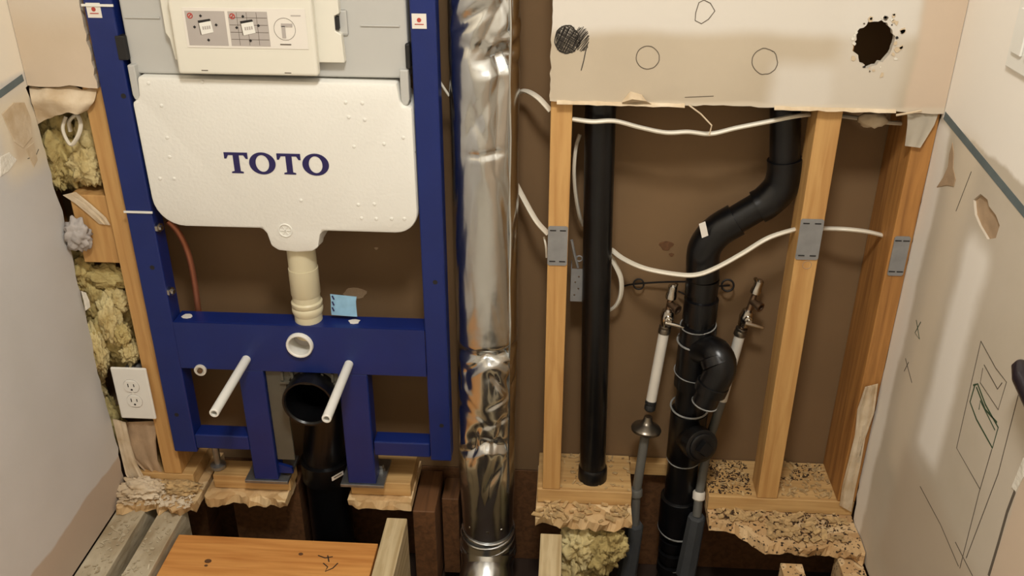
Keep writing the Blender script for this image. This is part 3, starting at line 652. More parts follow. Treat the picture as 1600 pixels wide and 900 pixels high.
# access cover: stepped box with a flange on one side
CY = -0.052
panel('cover_flange', [(-0.722, 1.06), (-0.722, TOP-0.08), (-0.405, TOP-0.08), (-0.405, 1.098), (-0.414, 1.094), (-0.414, 1.068), (-0.404, 1.062), (-0.402, 1.012), (-0.712, 1.012), (-0.716, 1.05)], [], xz(-0.030, -0.0125), 0, 'cream', car, bevel=0.0015)
box('cover_notch', -0.4135, -0.3945, -0.0155, -0.0125, 1.058, 1.102, 'greyplastic', car, bevel=0.003)
box('cover_notch_painted_shade', -0.4135, -0.408, -0.029, -0.016, 1.070, 1.092, 'dark', car, bevel=0.0005)  # solid dark block painting the shade inside the notch
c0 = W(278, 108, CY); c1 = W(497, 117, CY); c2 = W(264, 0, CY)
cov = box('access_cover', c0.x, c1.x, CY, -0.0305, 0.992, TOP-0.09, 'cream', car, bevel=0.005, bseg=3)
lb0 = W(297, 74, CY); lb1 = W(473, 14, CY)
lab = box('instruction_label', lb0.x-0.004, lb1.x+0.004, CY-0.0010, CY-0.0001, lb0.z, lb1.z, 'label', car, bevel=0.0002)
LX0, LX1, LZ0, LZ1 = lb0.x-0.004, lb1.x+0.004, lb0.z, lb1.z
def lp(u, v_): return LX0+(LX1-LX0)*u, LZ0+(LZ1-LZ0)*v_
def lbox(nm, u0, u1, v0, v1, mt, d=0.0014): a = lp(u0, v0); b_ = lp(u1, v1); box(nm, a[0], b_[0], CY-d, CY-0.0011, a[1], b_[1], mt, lab, bevel=0)
lbox('label_picture', 0.02, 0.345, 0.06, 0.92, 'labelgrey'); lbox('label_picture', 0.37, 0.69, 0.06, 0.92, 'labelgrey')
for v_ in (0.22, 0.4, 0.58, 0.76): lbox('label_tile_line', 0.375, 0.685, v_, v_+0.012, 'pencil', 0.0016)
for u_ in (0.44, 0.52, 0.6): lbox('label_tile_line', u_, u_+0.003, 0.08, 0.9, 'pencil', 0.0016)
for uo in (0.0, 0.345):
    a, b_, c, d = lp(uo+0.125, 0.62), lp(uo+0.225, 0.68), lp(uo+0.235, 0.40), lp(uo+0.135, 0.33)
    panel('label_button', [a, b_, c, d], [], xz(CY-0.0022, CY-0.0017), 0, 'whitepl', lab)
    a2, b2 = lp(uo+0.118, 0.68), lp(uo+0.218, 0.73); panel('label_button_edge', [a2, b2, b_, a], [], xz(CY-0.0022, CY-0.0017), 0, 'dark', lab)
    a2, b2 = lp(uo+0.118, 0.68), lp(uo+0.127, 0.33); panel('label_button_edge', [a2, a, d, b2], [], xz(CY-0.0021, CY-0.0017), 0, 'pencil', lab)
    for u_, v_ in ((0.147, 0.80), (0.085, 0.52), (0.265, 0.58), (0.185, 0.20)):
        q = lp(uo+u_, v_); lathe('label_arrow', (q[0], CY-0.0016, q[1]), (0, -1, 0), [(0, 0.0028), (0.0005, 0.0028)], 'dark', lab, n=4)
    for k in range(4):
        q0 = lp(uo+0.15+k*0.018, 0.46+k*0.008); q1 = lp(uo+0.162+k*0.018, 0.54+k*0.008); box('label_lettering', q0[0], q1[0], CY-0.0026, CY-0.0023, q0[1], q1[1], 'labelgrey', lab, bevel=0)
    q = lp(uo+0.06, 0.80); ring('label_red_mark', (q[0], CY-0.0016, q[1]), (0, 1, 0), 0.0042, 0.0009, 'red', lab); ribbon('label_red_mark', [(q[0]-0.003, CY-0.001, q[1]-0.003), (q[0], CY-0.001, q[1]), (q[0]+0.003, CY-0.001, q[1]+0.003)], 0.002, (0, -1, 0), 'red', lab)
q = lp(0.82, 0.5); ring('label_circle', (q[0], CY-0.0014, q[1]), (0, 1, 0), 0.019, 0.0003, 'pencil', lab)
lbox('label_drawing', 0.795, 0.825, 0.28, 0.58, 'labelgrey', 0.002); lbox('label_drawing', 0.795, 0.885, 0.56, 0.64, 'labelgrey', 0.002)
lbox('label_lettering', 0.88, 0.96, 0.82, 0.85, 'labelgrey'); lbox('label_lettering', 0.77, 0.86, 0.10, 0.13, 'pencil')
for a in (320, 450):
    p = W(a, 110 if a < 400 else 114, CY); box('cover_slot', p.x-0.006, p.x+0.006, CY-0.0004, CY+0.003, p.z-0.0008, p.z+0.0008, 'pencil', cov, bevel=0)
# flush pipe and outlets
tube('flush_pipe', [(-0.533, 0.012, 0.66), (-0.533, 0.012, 0.55), (-0.533, 0.012, 0.46), (-0.533, 0.010, 0.42)], 0.029, 'pipebeige', car, n=24)
lathe('flush_pipe_collar', (-0.533, 0.012, 0.505), (0, 0, -1), [(0, 0.0295), (0.003, 0.0325), (0.010, 0.0325), (0.013, 0.030), (0.016, 0.0325), (0.024, 0.0325), (0.032, 0.0295)], 'pipebeige', car)
lathe('flush_pipe_collar', (-0.533, 0.012, 0.580), (0, 0, -1), [(0, 0.0305), (0.060, 0.0305), (0.062, 0.0292)], 'pipebeige', car)
lathe('flush_outlet', (oc.x, FY-0.008, oc.z), (0, 1, 0), [(0.0, 0.0225), (-0.002, 0.024), (-0.002, 0.027), (0.0, 0.0285), (0.04, 0.0285), (0.04, 0.022), (0.0, 0.0225)], 'whitepl', car, caps=False)
lathe('outlet_bore', (oc.x, FY+0.02, oc.z), (0, 1, 0), [(0.008, 0.0), (0.008, 0.0215), (0.012, 0.0215)], 'labelgrey', car)
for (bx, bz, lb_) in ((-0.668, 0.373, ''), (-0.447, 0.370, '')):
    v1, f1 = latheg((bx, FY-0.001, bz), (0, -1, 0), [(0, 0.0095), (0.199, 0.0095), (0.2, 0.0085), (0.2, 0.006), (0.17, 0.006), (0.17, 0.0)], 20)
    rod = mk('mounting_rod_sleeve', v1, f1, 'whitepl', car, smooth=True)
    lathe('rod_end', (bx, FY-0.172, bz), (0, -1, 0), [(0, 0.0055), (0.014, 0.0055)], 'galv', rod, n=10)
# waste bracket behind the soil pipe mouth
mc = W(481, 632, -0.055)
arc_ = [(mc.x+0.060*math.cos(t), mc.z-0.003+0.060*math.sin(t)) for t in [math.pi*(1-i/16) for i in range(17)]]
panel('waste_bracket', [(-0.635, 0.343), (-0.635, 0.10), (arc_[0][0], 0.10)]+arc_+[(-0.475, arc_[-1][1]), (-0.475, 0.343)], [], xz(FY+0.010, FY+0.016), 0, 'bracket', car, bevel=0.001)
for k in range(6): box('bracket_rib', -0.60+0.022*k, -0.595+0.022*k, FY+0.004, FY+0.0098, 0.318, 0.340, 'bracket', car, bevel=0)
box('bracket_rib', -0.604, -0.478, FY+0.004, FY+0.0098, 0.310, 0.315, 'bracket', car, bevel=0)

# soil pipe elbow: wide mouth facing the room, then dropping through the floor
soil = thing('soil_pipe', 'black plastic soil pipe with wide open mouth dropping through the floor', 'drain pipe', (-0.54, 0.05, -0.30))
lathe('pipe_mouth', mc, (0, 1, 0), [(0.004, 0.049), (0.0, 0.052), (0.0, 0.056), (0.006, 0.057), (0.05, 0.056), (0.062, 0.053), (0.062, 0.047), (0.004, 0.049)], 'abs', soil, n=36, caps=False)
el_ = spline([mc+Vector((0, 0.055, 0)), mc+Vector((0.0, 0.085, -0.012)), mc+Vector((0.004, 0.108, -0.045)), Vector((mc.x+0.008, 0.06, mc.z-0.10)), Vector((-0.548, 0.066, 0.07)), Vector((-0.548, 0.066, 0.04))], 6)
v1, f1 = tubeg(el_, 0.0505, 28, caps=False); mk('elbow', v1, f1, 'abs', soil, smooth=True)
lathe('coupling', (-0.548, 0.066, 0.055), (0, 0, -1), [(0, 0.052), (0.003, 0.0585), (0.055, 0.0585), (0.06, 0.052)], 'abs', soil, n=32)
tube('pipe', [(-0.548, 0.066, 0.05), (-0.550, 0.066, -0.30)], 0.051, 'abs', soil, n=28)
p = W(527, 742, 0.008)
ly = (0.0070, 0.0095, 0.0120, 0.0160, 0.0205)
sheet('printed_label', [[W(518+4.5*i, 746-2.6*i, ly[i]) for i in range(5)], [W(519+4.5*i, 752-2.6*i, ly[i]) for i in range(5)]], 0.0006, 'label', soil)

lb_ = [o for o in soil.children if o.name.startswith('printed_label')][0]
ribbon('label_print', [W(522+4*i, 746.5-2.3*i, ly[i]-0.0008) for i in range(4)], 0.0022, (0, -1, 0), 'pencil', lb_)

# ================================================================== FOIL DUCT
duct = thing('exhaust_duct', 'crumpled shiny foil exhaust duct running up beside the blue frame', 'duct', (-0.16, 0.04, -0.28))
def foil(z):  # centre line
    return Vector((-0.158-0.006*max(0, (0.5-z)), 0.045, z))
def dent(th, z, t0, zc, st, sz, amp):
    d = (th-t0+math.pi) % (2*math.pi)-math.pi; e = (d/st)**2+((z-zc)/sz)**2
    return -amp*math.exp(-e)
# crumpled sleeve: V-shaped folds and cone-shaped dents pressed into a tube; angle -90 deg faces the room
rd = random.Random(12); folds = []
def fold(t0, z0, ang, ln, wd, amp): folds.append((t0*0.066, z0, math.cos(ang), math.sin(ang), ln, wd, amp))
for zc_, n_, amp, ln in ((0.20, 14, 0.0042, 0.06), (0.40, 6, 0.0045, 0.05), (0.62, 10, 0.0022, 0.09), (0.82, 8, 0.0024, 0.11), (1.05, 10, 0.0042, 0.07), (1.35, 14, 0.004, 0.09), (1.7, 12, 0.004, 0.09)):
    for i in range(n_):
        upright = zc_ > 0.5 and zc_ < 1
        fold(rd.uniform(-2.9, -0.3), zc_+rd.uniform(-.13, .13), rd.gauss(1.57 if upright else rd.choice((0.2, 0.9, 2.2, 1.5)), 0.35), ln*rd.uniform(.5, 1.4), rd.uniform(.008, .022), amp*rd.choice((1, 1, -0.6, 0.7)))
for t0, z0, ang, ln, wd, amp in ((-1.5, .395, 0.05, .10, .020, .014), (-1.2, .385, -.5, .05, .014, .008), (-1.9, .37, .7, .05, .015, .010), (-1.3, .165, -.25, .07, .022, .014), (-1.1, .19, 1.3, .06, .012, .006), (-2.0, .15, .5, .05, .018, .010), (-1.35, .06, 1.35, .11, .020, .010), (-1.75, .05, 1.7, .10, .018, -.004),
                                   (-1.0, 1.02, .15, .06, .030, .022), (-1.25, 1.08, 1.0, .08, .020, .010), (-1.05, .93, 1.5, .14, .020, .008), (-1.9, 1.09, .5, .06, .018, .010), (-1.45, .84, .1, .05, .010, .005)):
    fold(t0, z0, ang, ln, wd, amp)
V, Fc = [], []; NT, NZ = 150, 420; Z0, Z1 = -0.115, 1.9
for i in range(NZ+1):
    z = Z0+(Z1-Z0)*(i/NZ)**1.35
    near = [f for f in folds if abs(f[1]-z) < f[4]+f[5]]
    for k in range(NT):
        th = 2*math.pi*k/NT-math.pi; d = Vector((math.cos(th), math.sin(th), 0)); r_ = 0.0658+0.0028*noise.noise(Vector((d.x*1.3, d.y*1.3, z*4)))
        for (u0_, z0_, ca, sa, ln, wd, amp) in near:
            du, dz = th*0.066-u0_, z-z0_; al = du*ca+dz*sa; ac = -du*sa+dz*ca
            if abs(al) < ln and abs(ac) < wd: r_ -= amp*(1-abs(ac)/wd)*(1-(al/ln)**2)
        if z < 0.06:
            f_ = max(0, (z+0.115)/0.175); r_ = r_*f_+0.0595*(1-f_)
        V.append(foil(z)+d*r_)
for i in range(NZ):
    for k in range(NT): Fc.append((i*NT+k, i*NT+(k+1) % NT, (i+1)*NT+(k+1) % NT, (i+1)*NT+k))
mk('foil_sleeve', V, Fc, 'foil', duct, smooth=True, sharp=180)
tube('seam_fold', [foil(z)+Vector((math.cos(5.62), math.sin(5.62), 0))*(0.0655+0.0015*math.sin(z*31)) for z in [0.02+0.05*i for i in range(37)]], 0.003, 'foil', duct, n=6)
cz = foil(-0.1)
for z_, R_ in ((-0.118, 0.060), (-0.128, 0.0635), (-0.150, 0.064), (-0.166, 0.0655), (-0.183, 0.067)): ring('collar_ring', (cz.x, cz.y, z_), (0.1*math.sin(z_*300), -0.12, 1), R_, 0.0035, 'foil', duct)
lathe('duct_collar', (cz.x, cz.y, -0.10), (0, 0, -1), [(0, 0.0575), (0.03, 0.0575), (0.055, 0.060)], 'galv', duct, n=40)
pts = [(cz.x, cz.y-0.002*k-0.010*max(0, k-2)**1.4, -0.148-0.016*k) for k in range(7)]
v1, f1 = tubeg(pts, [0.062, 0.0655, 0.062, 0.066, 0.062, 0.066, 0.062], 40); mk('gored_elbow', v1, f1, 'foil', duct, smooth=True, sharp=25)
for a in (-0.9, -2.3, -1.5): lathe('rivet', (cz.x+0.058*math.cos(a), cz.y+0.058*math.sin(a), -0.086), (math.cos(a), math.sin(a), 0), [(0, 0.0045), (0.003, 0.004), (0.004, 0)], 'chrome', duct, n=8)

# ================================================================== RIGHT BAY: PIPES
vent = thing('vent_pipe', 'plain straight black plastic vent pipe standing in the plate', 'vent pipe', (0.083, 0.05, 0.0385))
tube('pipe', [(0.083, 0.05, 0.041), (0.062, 0.05, 0.89), (0.056, 0.05, 1.3)], 0.0295, 'abs', vent, n=26)
lathe('pipe_sleeve', (0.083, 0.05, 0.0385), (0, 0, 1), [(0, 0.0335), (0.03, 0.033), (0.035, 0.030)], 'abs', vent, n=26)

ds = thing('drain_stack', 'black plastic drain with offset bends, trap arm and screw-in cleanout', 'drain pipe', (0.29, 0.07, -0.30))
SY = 0.07
top, b1, b2, c1_, c2_ = W(1229, 60, SY), W(1226, 268, SY), W(1198, 315, SY), W(1125, 358, SY), W(1099, 395, SY)
tube('upper_pipe', [top, b1], 0.029, 'abs', ds, n=24)
tube('bend', [b1+(top-b1)*0.10, b1, (b1*2+b2)/3+Vector((0.005, 0, -0.012)), b2, b2+(c1_-b2)*0.2], [0.034, 0.034, 0.0345, 0.034, 0.034], 'abs', ds, n=24, sm=6)
tube('offset_pipe', [b2, c1_], 0.029, 'abs', ds, n=24)
c3_ = Vector((0.290, SY, 0.555))
tube('bend', [c1_+(b2-c1_)*0.35, c1_, (c1_+c2_)/2+Vector((-0.004, 0, 0.004)), c2_, c3_], [0.034]*5, 'abs', ds, n=24, sm=6)
lathe('coupling', (0.290, SY, 0.555), (0, 0, -1), [(0, 0.030), (0.002, 0.0345), (0.035, 0.0345), (0.037, 0.030)], 'abs', ds)
lathe('coupling', (0.292, SY, 0.508), (0, 0, -1), [(0, 0.030), (0.002, 0.036), (0.05, 0.036), (0.053, 0.030)], 'abs', ds)
tube('stack_pipe', [(0.290, SY, 0.56), (0.293, SY, 0.45), (0.292, SY, 0.2), (0.290, SY, -0.06)], [0.029, 0.031, 0.034, 0.037], 'abs', ds, n=26, sm=6)
lathe('tee_body', (0.293, SY, 0.445), (0, 0, -1), [(0, 0.031), (0.004, 0.038), (0.03, 0.039), (0.11, 0.041), (0.155, 0.041), (0.158, 0.036)], 'abs', ds, n=30)
ta = W(1095, 545, 0.05); tb = W(1118, 552, 0.01); tc_ = W(1126, 575, -0.010); td = W(1112, 605, -0.014); te = W(1100, 632, -0.014)
tube('trap_arm', [ta, tb, tc_, td], [0.032, 0.033, 0.033, 0.031], 'abs', ds, n=24, sm=7)
v1, f1 = tubeg([tc_*0.5+td*0.5, td, te], [0.027, 0.027, 0.027], 24); mk('trap_arm_stub', v1, f1, 'abs', ds, smooth=True)
ax = (te-td).normalized()
lathe('trap_arm_hub', tb+(tc_-tb)*0.2, (tc_-tb), [(0, 0.034), (0.002, 0.0365), (0.02, 0.0365), (0.022, 0.034)], 'abs', ds)
lathe('trap_arm_hub', td-ax*0.012, ax, [(0, 0.031), (0.002, 0.0345), (0.022, 0.0345), (0.024, 0.028)], 'abs', ds)
ring('cement_ring', te-ax*0.003, ax, 0.0272, 0.0016, 'glue', ds)
lathe('cleanout_wye', (0.292, SY, 0.225), (0, 0, -1), [(0, 0.035), (0.003, 0.041), (0.13, 0.041), (0.135, 0.037)], 'abs', ds, n=30)
cl = W(1096, 697, -0.012); cax = Vector((0.35, -0.90, 0.22)).normalized()
tube('cleanout_branch', [Vector((0.292, SY, 0.15)), cl-cax*0.012], [0.034, 0.033], 'abs', ds, n=24)
lathe('cleanout_hub', cl-cax*0.02, cax, [(-0.01, 0.034), (-0.006, 0.038), (0.022, 0.038), (0.024, 0.034)], 'abs', ds, n=28)
pl_ = lathe('cleanout_plug', cl+cax*0.003, cax, [(0, 0.031), (0.005, 0.031), (0.007, 0.028), (0.007, 0.018)], 'abs', ds, n=28)
lathe('plug_nut', cl+cax*0.009, cax, [(0, 0.020), (0.014, 0.018), (0.014, 0.008)], 'abs', pl_, n=4)
lathe('coupling', (0.290, SY, -0.02), (0, 0, -1), [(0, 0.038), (0.003, 0.043), (0.10, 0.043), (0.104, 0.038)], 'abs', ds, n=30)
tube('lower_pipe', [(0.290, SY, -0.10), (0.287, SY, -0.31)], 0.028, 'abs', ds, n=24)
for z_ in (-0.145, -0.185, -0.225): lathe('coupling', (0.288, SY, z_), (0, 0, -1), [(0, 0.029), (0.002, 0.035), (0.026, 0.035), (0.028, 0.029)], 'abs', ds, n=26)
for z_, R_ in ((0.443, 0.0375), (0.405, 0.0405), (0.325, 0.0412), (0.232, 0.0412), (0.092, 0.0385), (-0.12, 0.0430), (-0.228, 0.034)):
    ring('cement_ring', (0.291, SY, z_), (0.12*math.sin(z_*40), -0.1, 1), R_, 0.0022 if z_ in (0.232, -0.12, 0.405) else 0.0013, 'glue', ds)
sheet('printed_label', [[W(1092+1.2*i, 350+5.5*i, SY-0.0355) for i in range(5)], [W(1102+1.2*i, 346+5.5*i, SY-0.0355) for i in range(5)]], 0.0006, 'label', ds)

def supply(label, pts, zlab, vdir):
    """shut-off valve on white pipe, escutcheon, grey pipe and foam lagging; pts from the top down"""
    t = thing('supply_pipe', label, 'water pipe', pts['foot']+Vector((0, 0, -0.15)), 'supply pipes with shut-off valves')
    a, b_, c, d, e, f = (pts[k] for k in ('top', 'valve', 'wend', 'cone', 'grey', 'foot'))
    ax_ = (b_-a).normalized()
    tube('stub_out', [a, a+(b_-a)*0.5, b_], 0.0065, 'brass', t, n=12)
    lathe('stub_elbow', a-ax_*0.004, ax_, [(-0.012, 0.006), (-0.008, 0.010), (0.006, 0.010), (0.012, 0.012), (0.020, 0.012), (0.024, 0.008)], 'chrome', t, n=14)
    tube('stub_fork', [a, a+Vector((0.008*vdir, -0.004, 0.020))], 0.0042, 'chrome', t, n=8)
    s_ = a+(b_-a)*0.34; lathe('side_outlet', s_, Vector((0.6, -0.75, -0.15)), [(0.0, 0.008), (0.016, 0.008), (0.017, 0.0105), (0.026, 0.0105), (0.026, 0.007), (0.016, 0.006), (0.016, 0.0)], 'brass', t, n=14)
    m_ = a+(b_-a)*0.68; lathe('valve_body', m_-ax_*0.018, ax_, [(0, 0.009), (0.004, 0.013), (0.012, 0.0135), (0.020, 0.0155), (0.028, 0.0135), (0.040, 0.012), (0.044, 0.009)], 'chrome', t, n=16)
    h0 = m_+Vector((0.002, -0.012, -0.006)); hv = lathe('valve_stem', m_, (0.1, -1, 0), [(0, 0.008), (0.018, 0.008), (0.019, 0.005), (0.026, 0.005)], 'chrome', t, n=12)
    tube('valve_handle', [h0+Vector((-0.008, -0.010, 0.002)), h0+Vector((0.012, -0.011, -0.002)), h0+Vector((0.032, -0.011, -0.008))], [0.0055, 0.005, 0.0035], 'chrome', t, n=10)
    lathe('ferrule', b_-ax_*0.006, ax_, [(0, 0.0125), (0.003, 0.0135), (0.007, 0.012), (0.010, 0.0135), (0.018, 0.0135), (0.020, 0.0115)], 'nickel', t, n=16)
    tube('white_pipe', [b_, c], 0.0115, 'pex', t, n=16)
    if d is not None:
        ax2 = (d-c).normalized()
        lathe('crimp_ring', c-ax2*0.004, ax2, [(0, 0.0125), (0.008, 0.013), (0.010, 0.011), (0.014, 0.0125), (0.022, 0.0125), (0.026, 0.009)], 'rubber', t, n=16)
        lathe('escutcheon', d-ax2*0.018, ax2, [(-0.010, 0.009), (0.0, 0.011), (0.008, 0.017), (0.014, 0.030), (0.020, 0.034), (0.026, 0.033), (0.034, 0.020), (0.034, 0.0)], 'nickel', t, n=24)
    tube('grey_pipe', [d, e, f] if d is not None else [c, pts['mid'], e, f], 0.0105, 'greypipe', t, n=14)
    ax3 = (f-e).normalized(); q = e
    lathe('grey_collar', q-ax3*0.012, ax3, [(0, 0.0125), (0.003, 0.0145), (0.018, 0.0145), (0.022, 0.011)], 'greypipe' if vdir > 0 else 'pex', t, n=16)
    g0 = f; g1 = f+Vector((-0.012, -0.012, -0.17))
    tube('foam_lagging', [g0, g0+Vector((0, 0, -0.004)), g1], [0.017, 0.0205, 0.024], 'foamgrey', t, n=8)
    return t
supply('white and grey supply pipe with chrome escutcheon and shut-off valve', dict(top=W(1050, 455, .085), valve=W(1039, 512, .080), wend=W(1017, 628, .060), cone=W(1010, 668, .052), grey=W(994, 770, 0.025), foot=W(992, 818, 0.02)), 0, 1)
supply('white supply pipe with shut-off valve passing behind the drain trap arm', dict(top=W(1184, 447, .100), valve=W(1158, 516, .095), wend=W(1128, 625, .085), cone=None, mid=W(1107, 690, .075), grey=W(1092, 775, 0.035), foot=W(1089, 806, 0.02)), 0, -1)

# wire hanger with two loops
wv = [tubeg(spline([W(975, 447, .135), W(990, 444, .13), W(1030, 441, .12), W(1075, 440, .105)], 5), 0.0022, 6), tubeg(spline([W(1110, 448, .11), W(1128, 447, .12), W(1140, 446, .125)], 4), 0.0022, 6), ringg(W(998, 444, .128), (0.1, 1, -0.5), 0.011, 0.0018), ringg(W(1137, 446, .12), (0.1, 1, -0.4), 0.0125, 0.0022),
      tubeg(spline([W(1060, 455, .12), W(1075, 462, .11), W(1085, 463, .10)], 4), 0.002, 6)]
v1, f1 = merge(*wv); mk('wire_hanger', v1, f1, 'wire', smooth=True, label='thin black wire hanger with twisted loops around the drain', cat='wire hanger')

# ================================================================== CABLES
def cable(label, pts, r=0.0042, flat=1.6, name='electrical_cable', n=8, sm=8):
    v, f = tubeg(spline(pts, sm), r, n, flat=flat); return mk(name, v, f, 'cable', smooth=True, label=label, cat='cable', group='white electrical cables')
cable('white cable sagging just below the hacked board edge', [W(895, 186, .012), W(925, 190, .004), W(960, 189, .006), W(1000, 199, .012), W(1040, 207, .012), W(1075, 206, .012), W(1110, 209, .012), W(1150, 200, .012), W(1200, 190, .012), W(1240, 182, .02), W(1268, 179, .06), W(1292, 181, .145)])
cable('short white cable stretch with taped wad between two studs', [W(1312, 181, .10), W(1345, 185, .07), W(1375, 190, .06), W(1415, 193, .08)])
cable('white cable crossing the drain between two steel nail plates', [W(955, 390, .10), W(975, 405, .07), W(1010, 420, .03), W(1060, 429, .016), W(1090, 429, .012), W(1120, 418, .012), W(1160, 396, .012), W(1200, 372, .014), W(1240, 359, .03), W(1250, 358, .06)])
cable('white cable between the nail plate stud and the dark corner stud', [W(1285, 357, .07), W(1320, 358, .05), W(1355, 362, .05), W(1384, 369, .06)])
cable('white cable looping down beside the plain black vent pipe', [W(952, 400, .11), W(960, 412, .10), W(970, 435, .095), W(970, 460, .095), W(962, 478, .10), W(948, 487, .11)])
cable('white cable hanging between stud and vent pipe near the board', [W(906, 210, .08), W(900, 230, .075), W(897, 265, .07), W(899, 300, .075), W(905, 335, .09), W(910, 350, .11)])
cable('white cable running from behind the duct into the nail plate stud', [W(800, 275, .10), W(818, 310, .08), W(838, 345, .05), W(856, 365, .045)])
cable('white cable dipping behind the foil duct just under the board edge', [W(806, 148, .11), W(820, 142, .09), W(840, 152, .06), W(860, 173, .05)])
cable('thin pale wire hanging below the nail plate beside vent pipe', [W(850, 370, .06), W(853, 385, .05), W(854, 402, .055)], 0.0022, 1)
cable('white cable loop dangling in the glass wool below torn paper', [W(103, 182, .01), W(98, 200, .004), W(104, 218, .0), W(112, 226, .0), W(122, 212, .002), W(126, 195, .008), W(120, 180, .016), W(108, 190, .02), W(110, 205, .022)], 0.0036, 1.2)
lump('tape_wad', W(1364, 187, .055), (0.026, 0.016, 0.016), 'torn', seed=4, sub=3, label='crumpled tape wad around the short cable', cat='tape')
cp = tube('copper_tube', [W(262, 345, .03), W(278, 362, .035), W(292, 390, .04), W(300, 420, .045), W(306, 455, .05), W(311, 495, .05)], 0.0065, 'copper', sm=6, n=12, label='thin curved copper tube behind the white tank', cat='copper tube')
cable('short thin cable between blue frame post and foil duct', [W(683, 120, .06), W(692, 135, .055), W(702, 150, .05)], 0.0025, 1)

# ================================================================== NAIL PLATES
def nplate(label, x0, x1, zc, h, y, tilt=0):
    t = thing('nail_plate', label, 'nail plate', ((x0+x1)/2, y, zc-h/2), 'steel nail plates on the studs')
    panel('plate', [(x0, zc-h/2+0.003), (x0+0.003, zc-h/2), (x1-0.003, zc-h/2), (x1, zc-h/2+0.003), (x1, zc+h/2-0.003), (x1-0.003, zc+h/2), (x0+0.003, zc+h/2), (x0, zc+h/2-0.003)], [], xz(y, y+0.0018), 0, 'plate', t)
    for s_ in (-1, 1):
        for k in (0.25, 0.75): box('prong_slot', x0+(x1-x0)*k-0.006, x0+(x1-x0)*k+0.006, y-0.0006, y-0.0001, zc+s_*(h/2-0.009)-0.0012, zc+s_*(h/2-0.009)+0.0012, 'dark', t, bevel=0)
    return t
zc = W(873, 384).z; nplate('steel nail plate on the stud beside the foil duct', -0.0315, 0.0075, zc, 0.085, -0.0022)
zc = W(1266, 374).z; nplate('steel nail plate on the knotted stud next to the drain', 0.452, 0.496, zc, 0.086, -0.0022)
zc = W(1408, 400).z; nplate('steel nail plate on the dark corner stud', 0.634, 0.664, zc, 0.084, -0.0022)
bb = thing('box_bracket', 'old perforated steel box bracket between stud and vent pipe', 'bracket', (0.028, 0.06, W(900, 470, .06).z))
q0, q1 = W(891, 470, .06), W(911, 420, .06)
panel('bracket_plate', [(q0.x, q0.z), (q1.x, q0.z), (q1.x, q1.z), (q0.x, q1.z)], [[((q0.x+q1.x)/2+dx+0.0022*math.cos(k), q0.z+dz+0.0022*math.sin(k)) for k in [i*0.785 for i in range(8)]] for dx, dz in ((-0.004, 0.015), (0.004, 0.03), (-0.003, 0.045), (0.004, 0.058))], xz(0.058, 0.060), 0, 'plate', bb)
box('bracket_return', q0.x-0.0005, q0.x+0.0015, 0.0605, 0.10, q0.z, q1.z, 'plate', bb, bevel=0)
ring('bracket_loop', W(905, 404, .058), (0, 1, 0), 0.006, 0.0016, 'plate', bb)
tube('bracket_tab', [W(893, 375, .05), W(897, 395, .052), W(903, 418, .058)], 0.003, 'plate', bb, n=6)
ring('stud_knot', W(1261, 414, -0.0004), (0, 1, 0), 0.0085, 0.0006, 'tornbrown', [o for o in COL.objects if o.name == 'wall_stud.002'][0])
for (a, b_), rx, rz in (((1041, 384), 0.014, 0.011), ((1049, 398), 0.005, 0.004), ((588, 388), 0.004, 0.003)):
    p = W(a, b_, YB); flat_patch('stain', [p+Vector((rx*math.cos(t)*(1+.3*math.sin(3*t)), 0, rz*math.sin(t))) for t in [i*0.42 for i in range(15)]], 'tornbrown' if a == 588 else 'joistdark', bpy.data.objects['wall_back_cavity'], (0, -1, 0))
p = W(555, 458, YB); flat_patch('torn_kraft', [p+Vector((0.026*math.cos(t)*(1+.15*math.sin(4*t)), 0, 0.014*math.sin(t))) for t in [i*0.42 for i in range(15)]], 'tornbrown', bpy.data.objects['wall_back_cavity'], (0, -1, 0))

# ================================================================== OUTLET
oy = -0.014
oc0 = W(208, 615, oy); OX, OZ = oc0.x, oc0.z
ou = thing('wall_outlet', 'white duplex wall outlet with cover plate in front of glass wool', 'outlet', (OX, 0.02, OZ-0.07))
box('cover_plate', OX-0.040, OX+0.040, oy, oy+0.006, OZ-0.068, OZ+0.066, 'whitepl', ou, bevel=0.003)
box('device_box', OX-0.028, OX+0.028, oy+0.0065, 0.06, OZ-0.045, OZ+0.045, 'plate', ou, bevel=0.002)
for s_ in (-1, 1):
    cz_ = OZ+s_*0.0195
    pts = [(OX+0.0172*math.cos(t), max(cz_-0.0140, min(cz_+0.0140, cz_+0.0172*math.sin(t)))) for t in [i*2*math.pi/28 for i in range(28)]]
    fc = panel('receptacle_face', pts, [], xz(oy-0.002, oy-0.0001), 0, 'whitepl', ou)
    for dx, hh in ((-0.0064, 0.0044), (0.0064, 0.0036)): box('blade_slot', OX+dx-0.001, OX+dx+0.001, oy-0.0024, oy-0.002, cz_+0.003-hh, cz_+0.003+hh, 'dark', fc, bevel=0)
    lathe('ground_slot', (OX, oy-0.002, cz_-0.008), (0, -1, 0), [(0, 0.0024), (0.0004, 0.0024)], 'dark', fc, n=12)
    v1, f1 = ringg((OX, oy, cz_), (0, 1, 0), 0.0176, 0.0005); mk('face_rim', v1, f1, 'labelgrey', ou)
lathe('plate_screw', (OX, oy, OZ), (0, -1, 0), [(0, 0.0032), (0.001, 0.003), (0.0012, 0.0)], 'whitepl', ou, n=12)

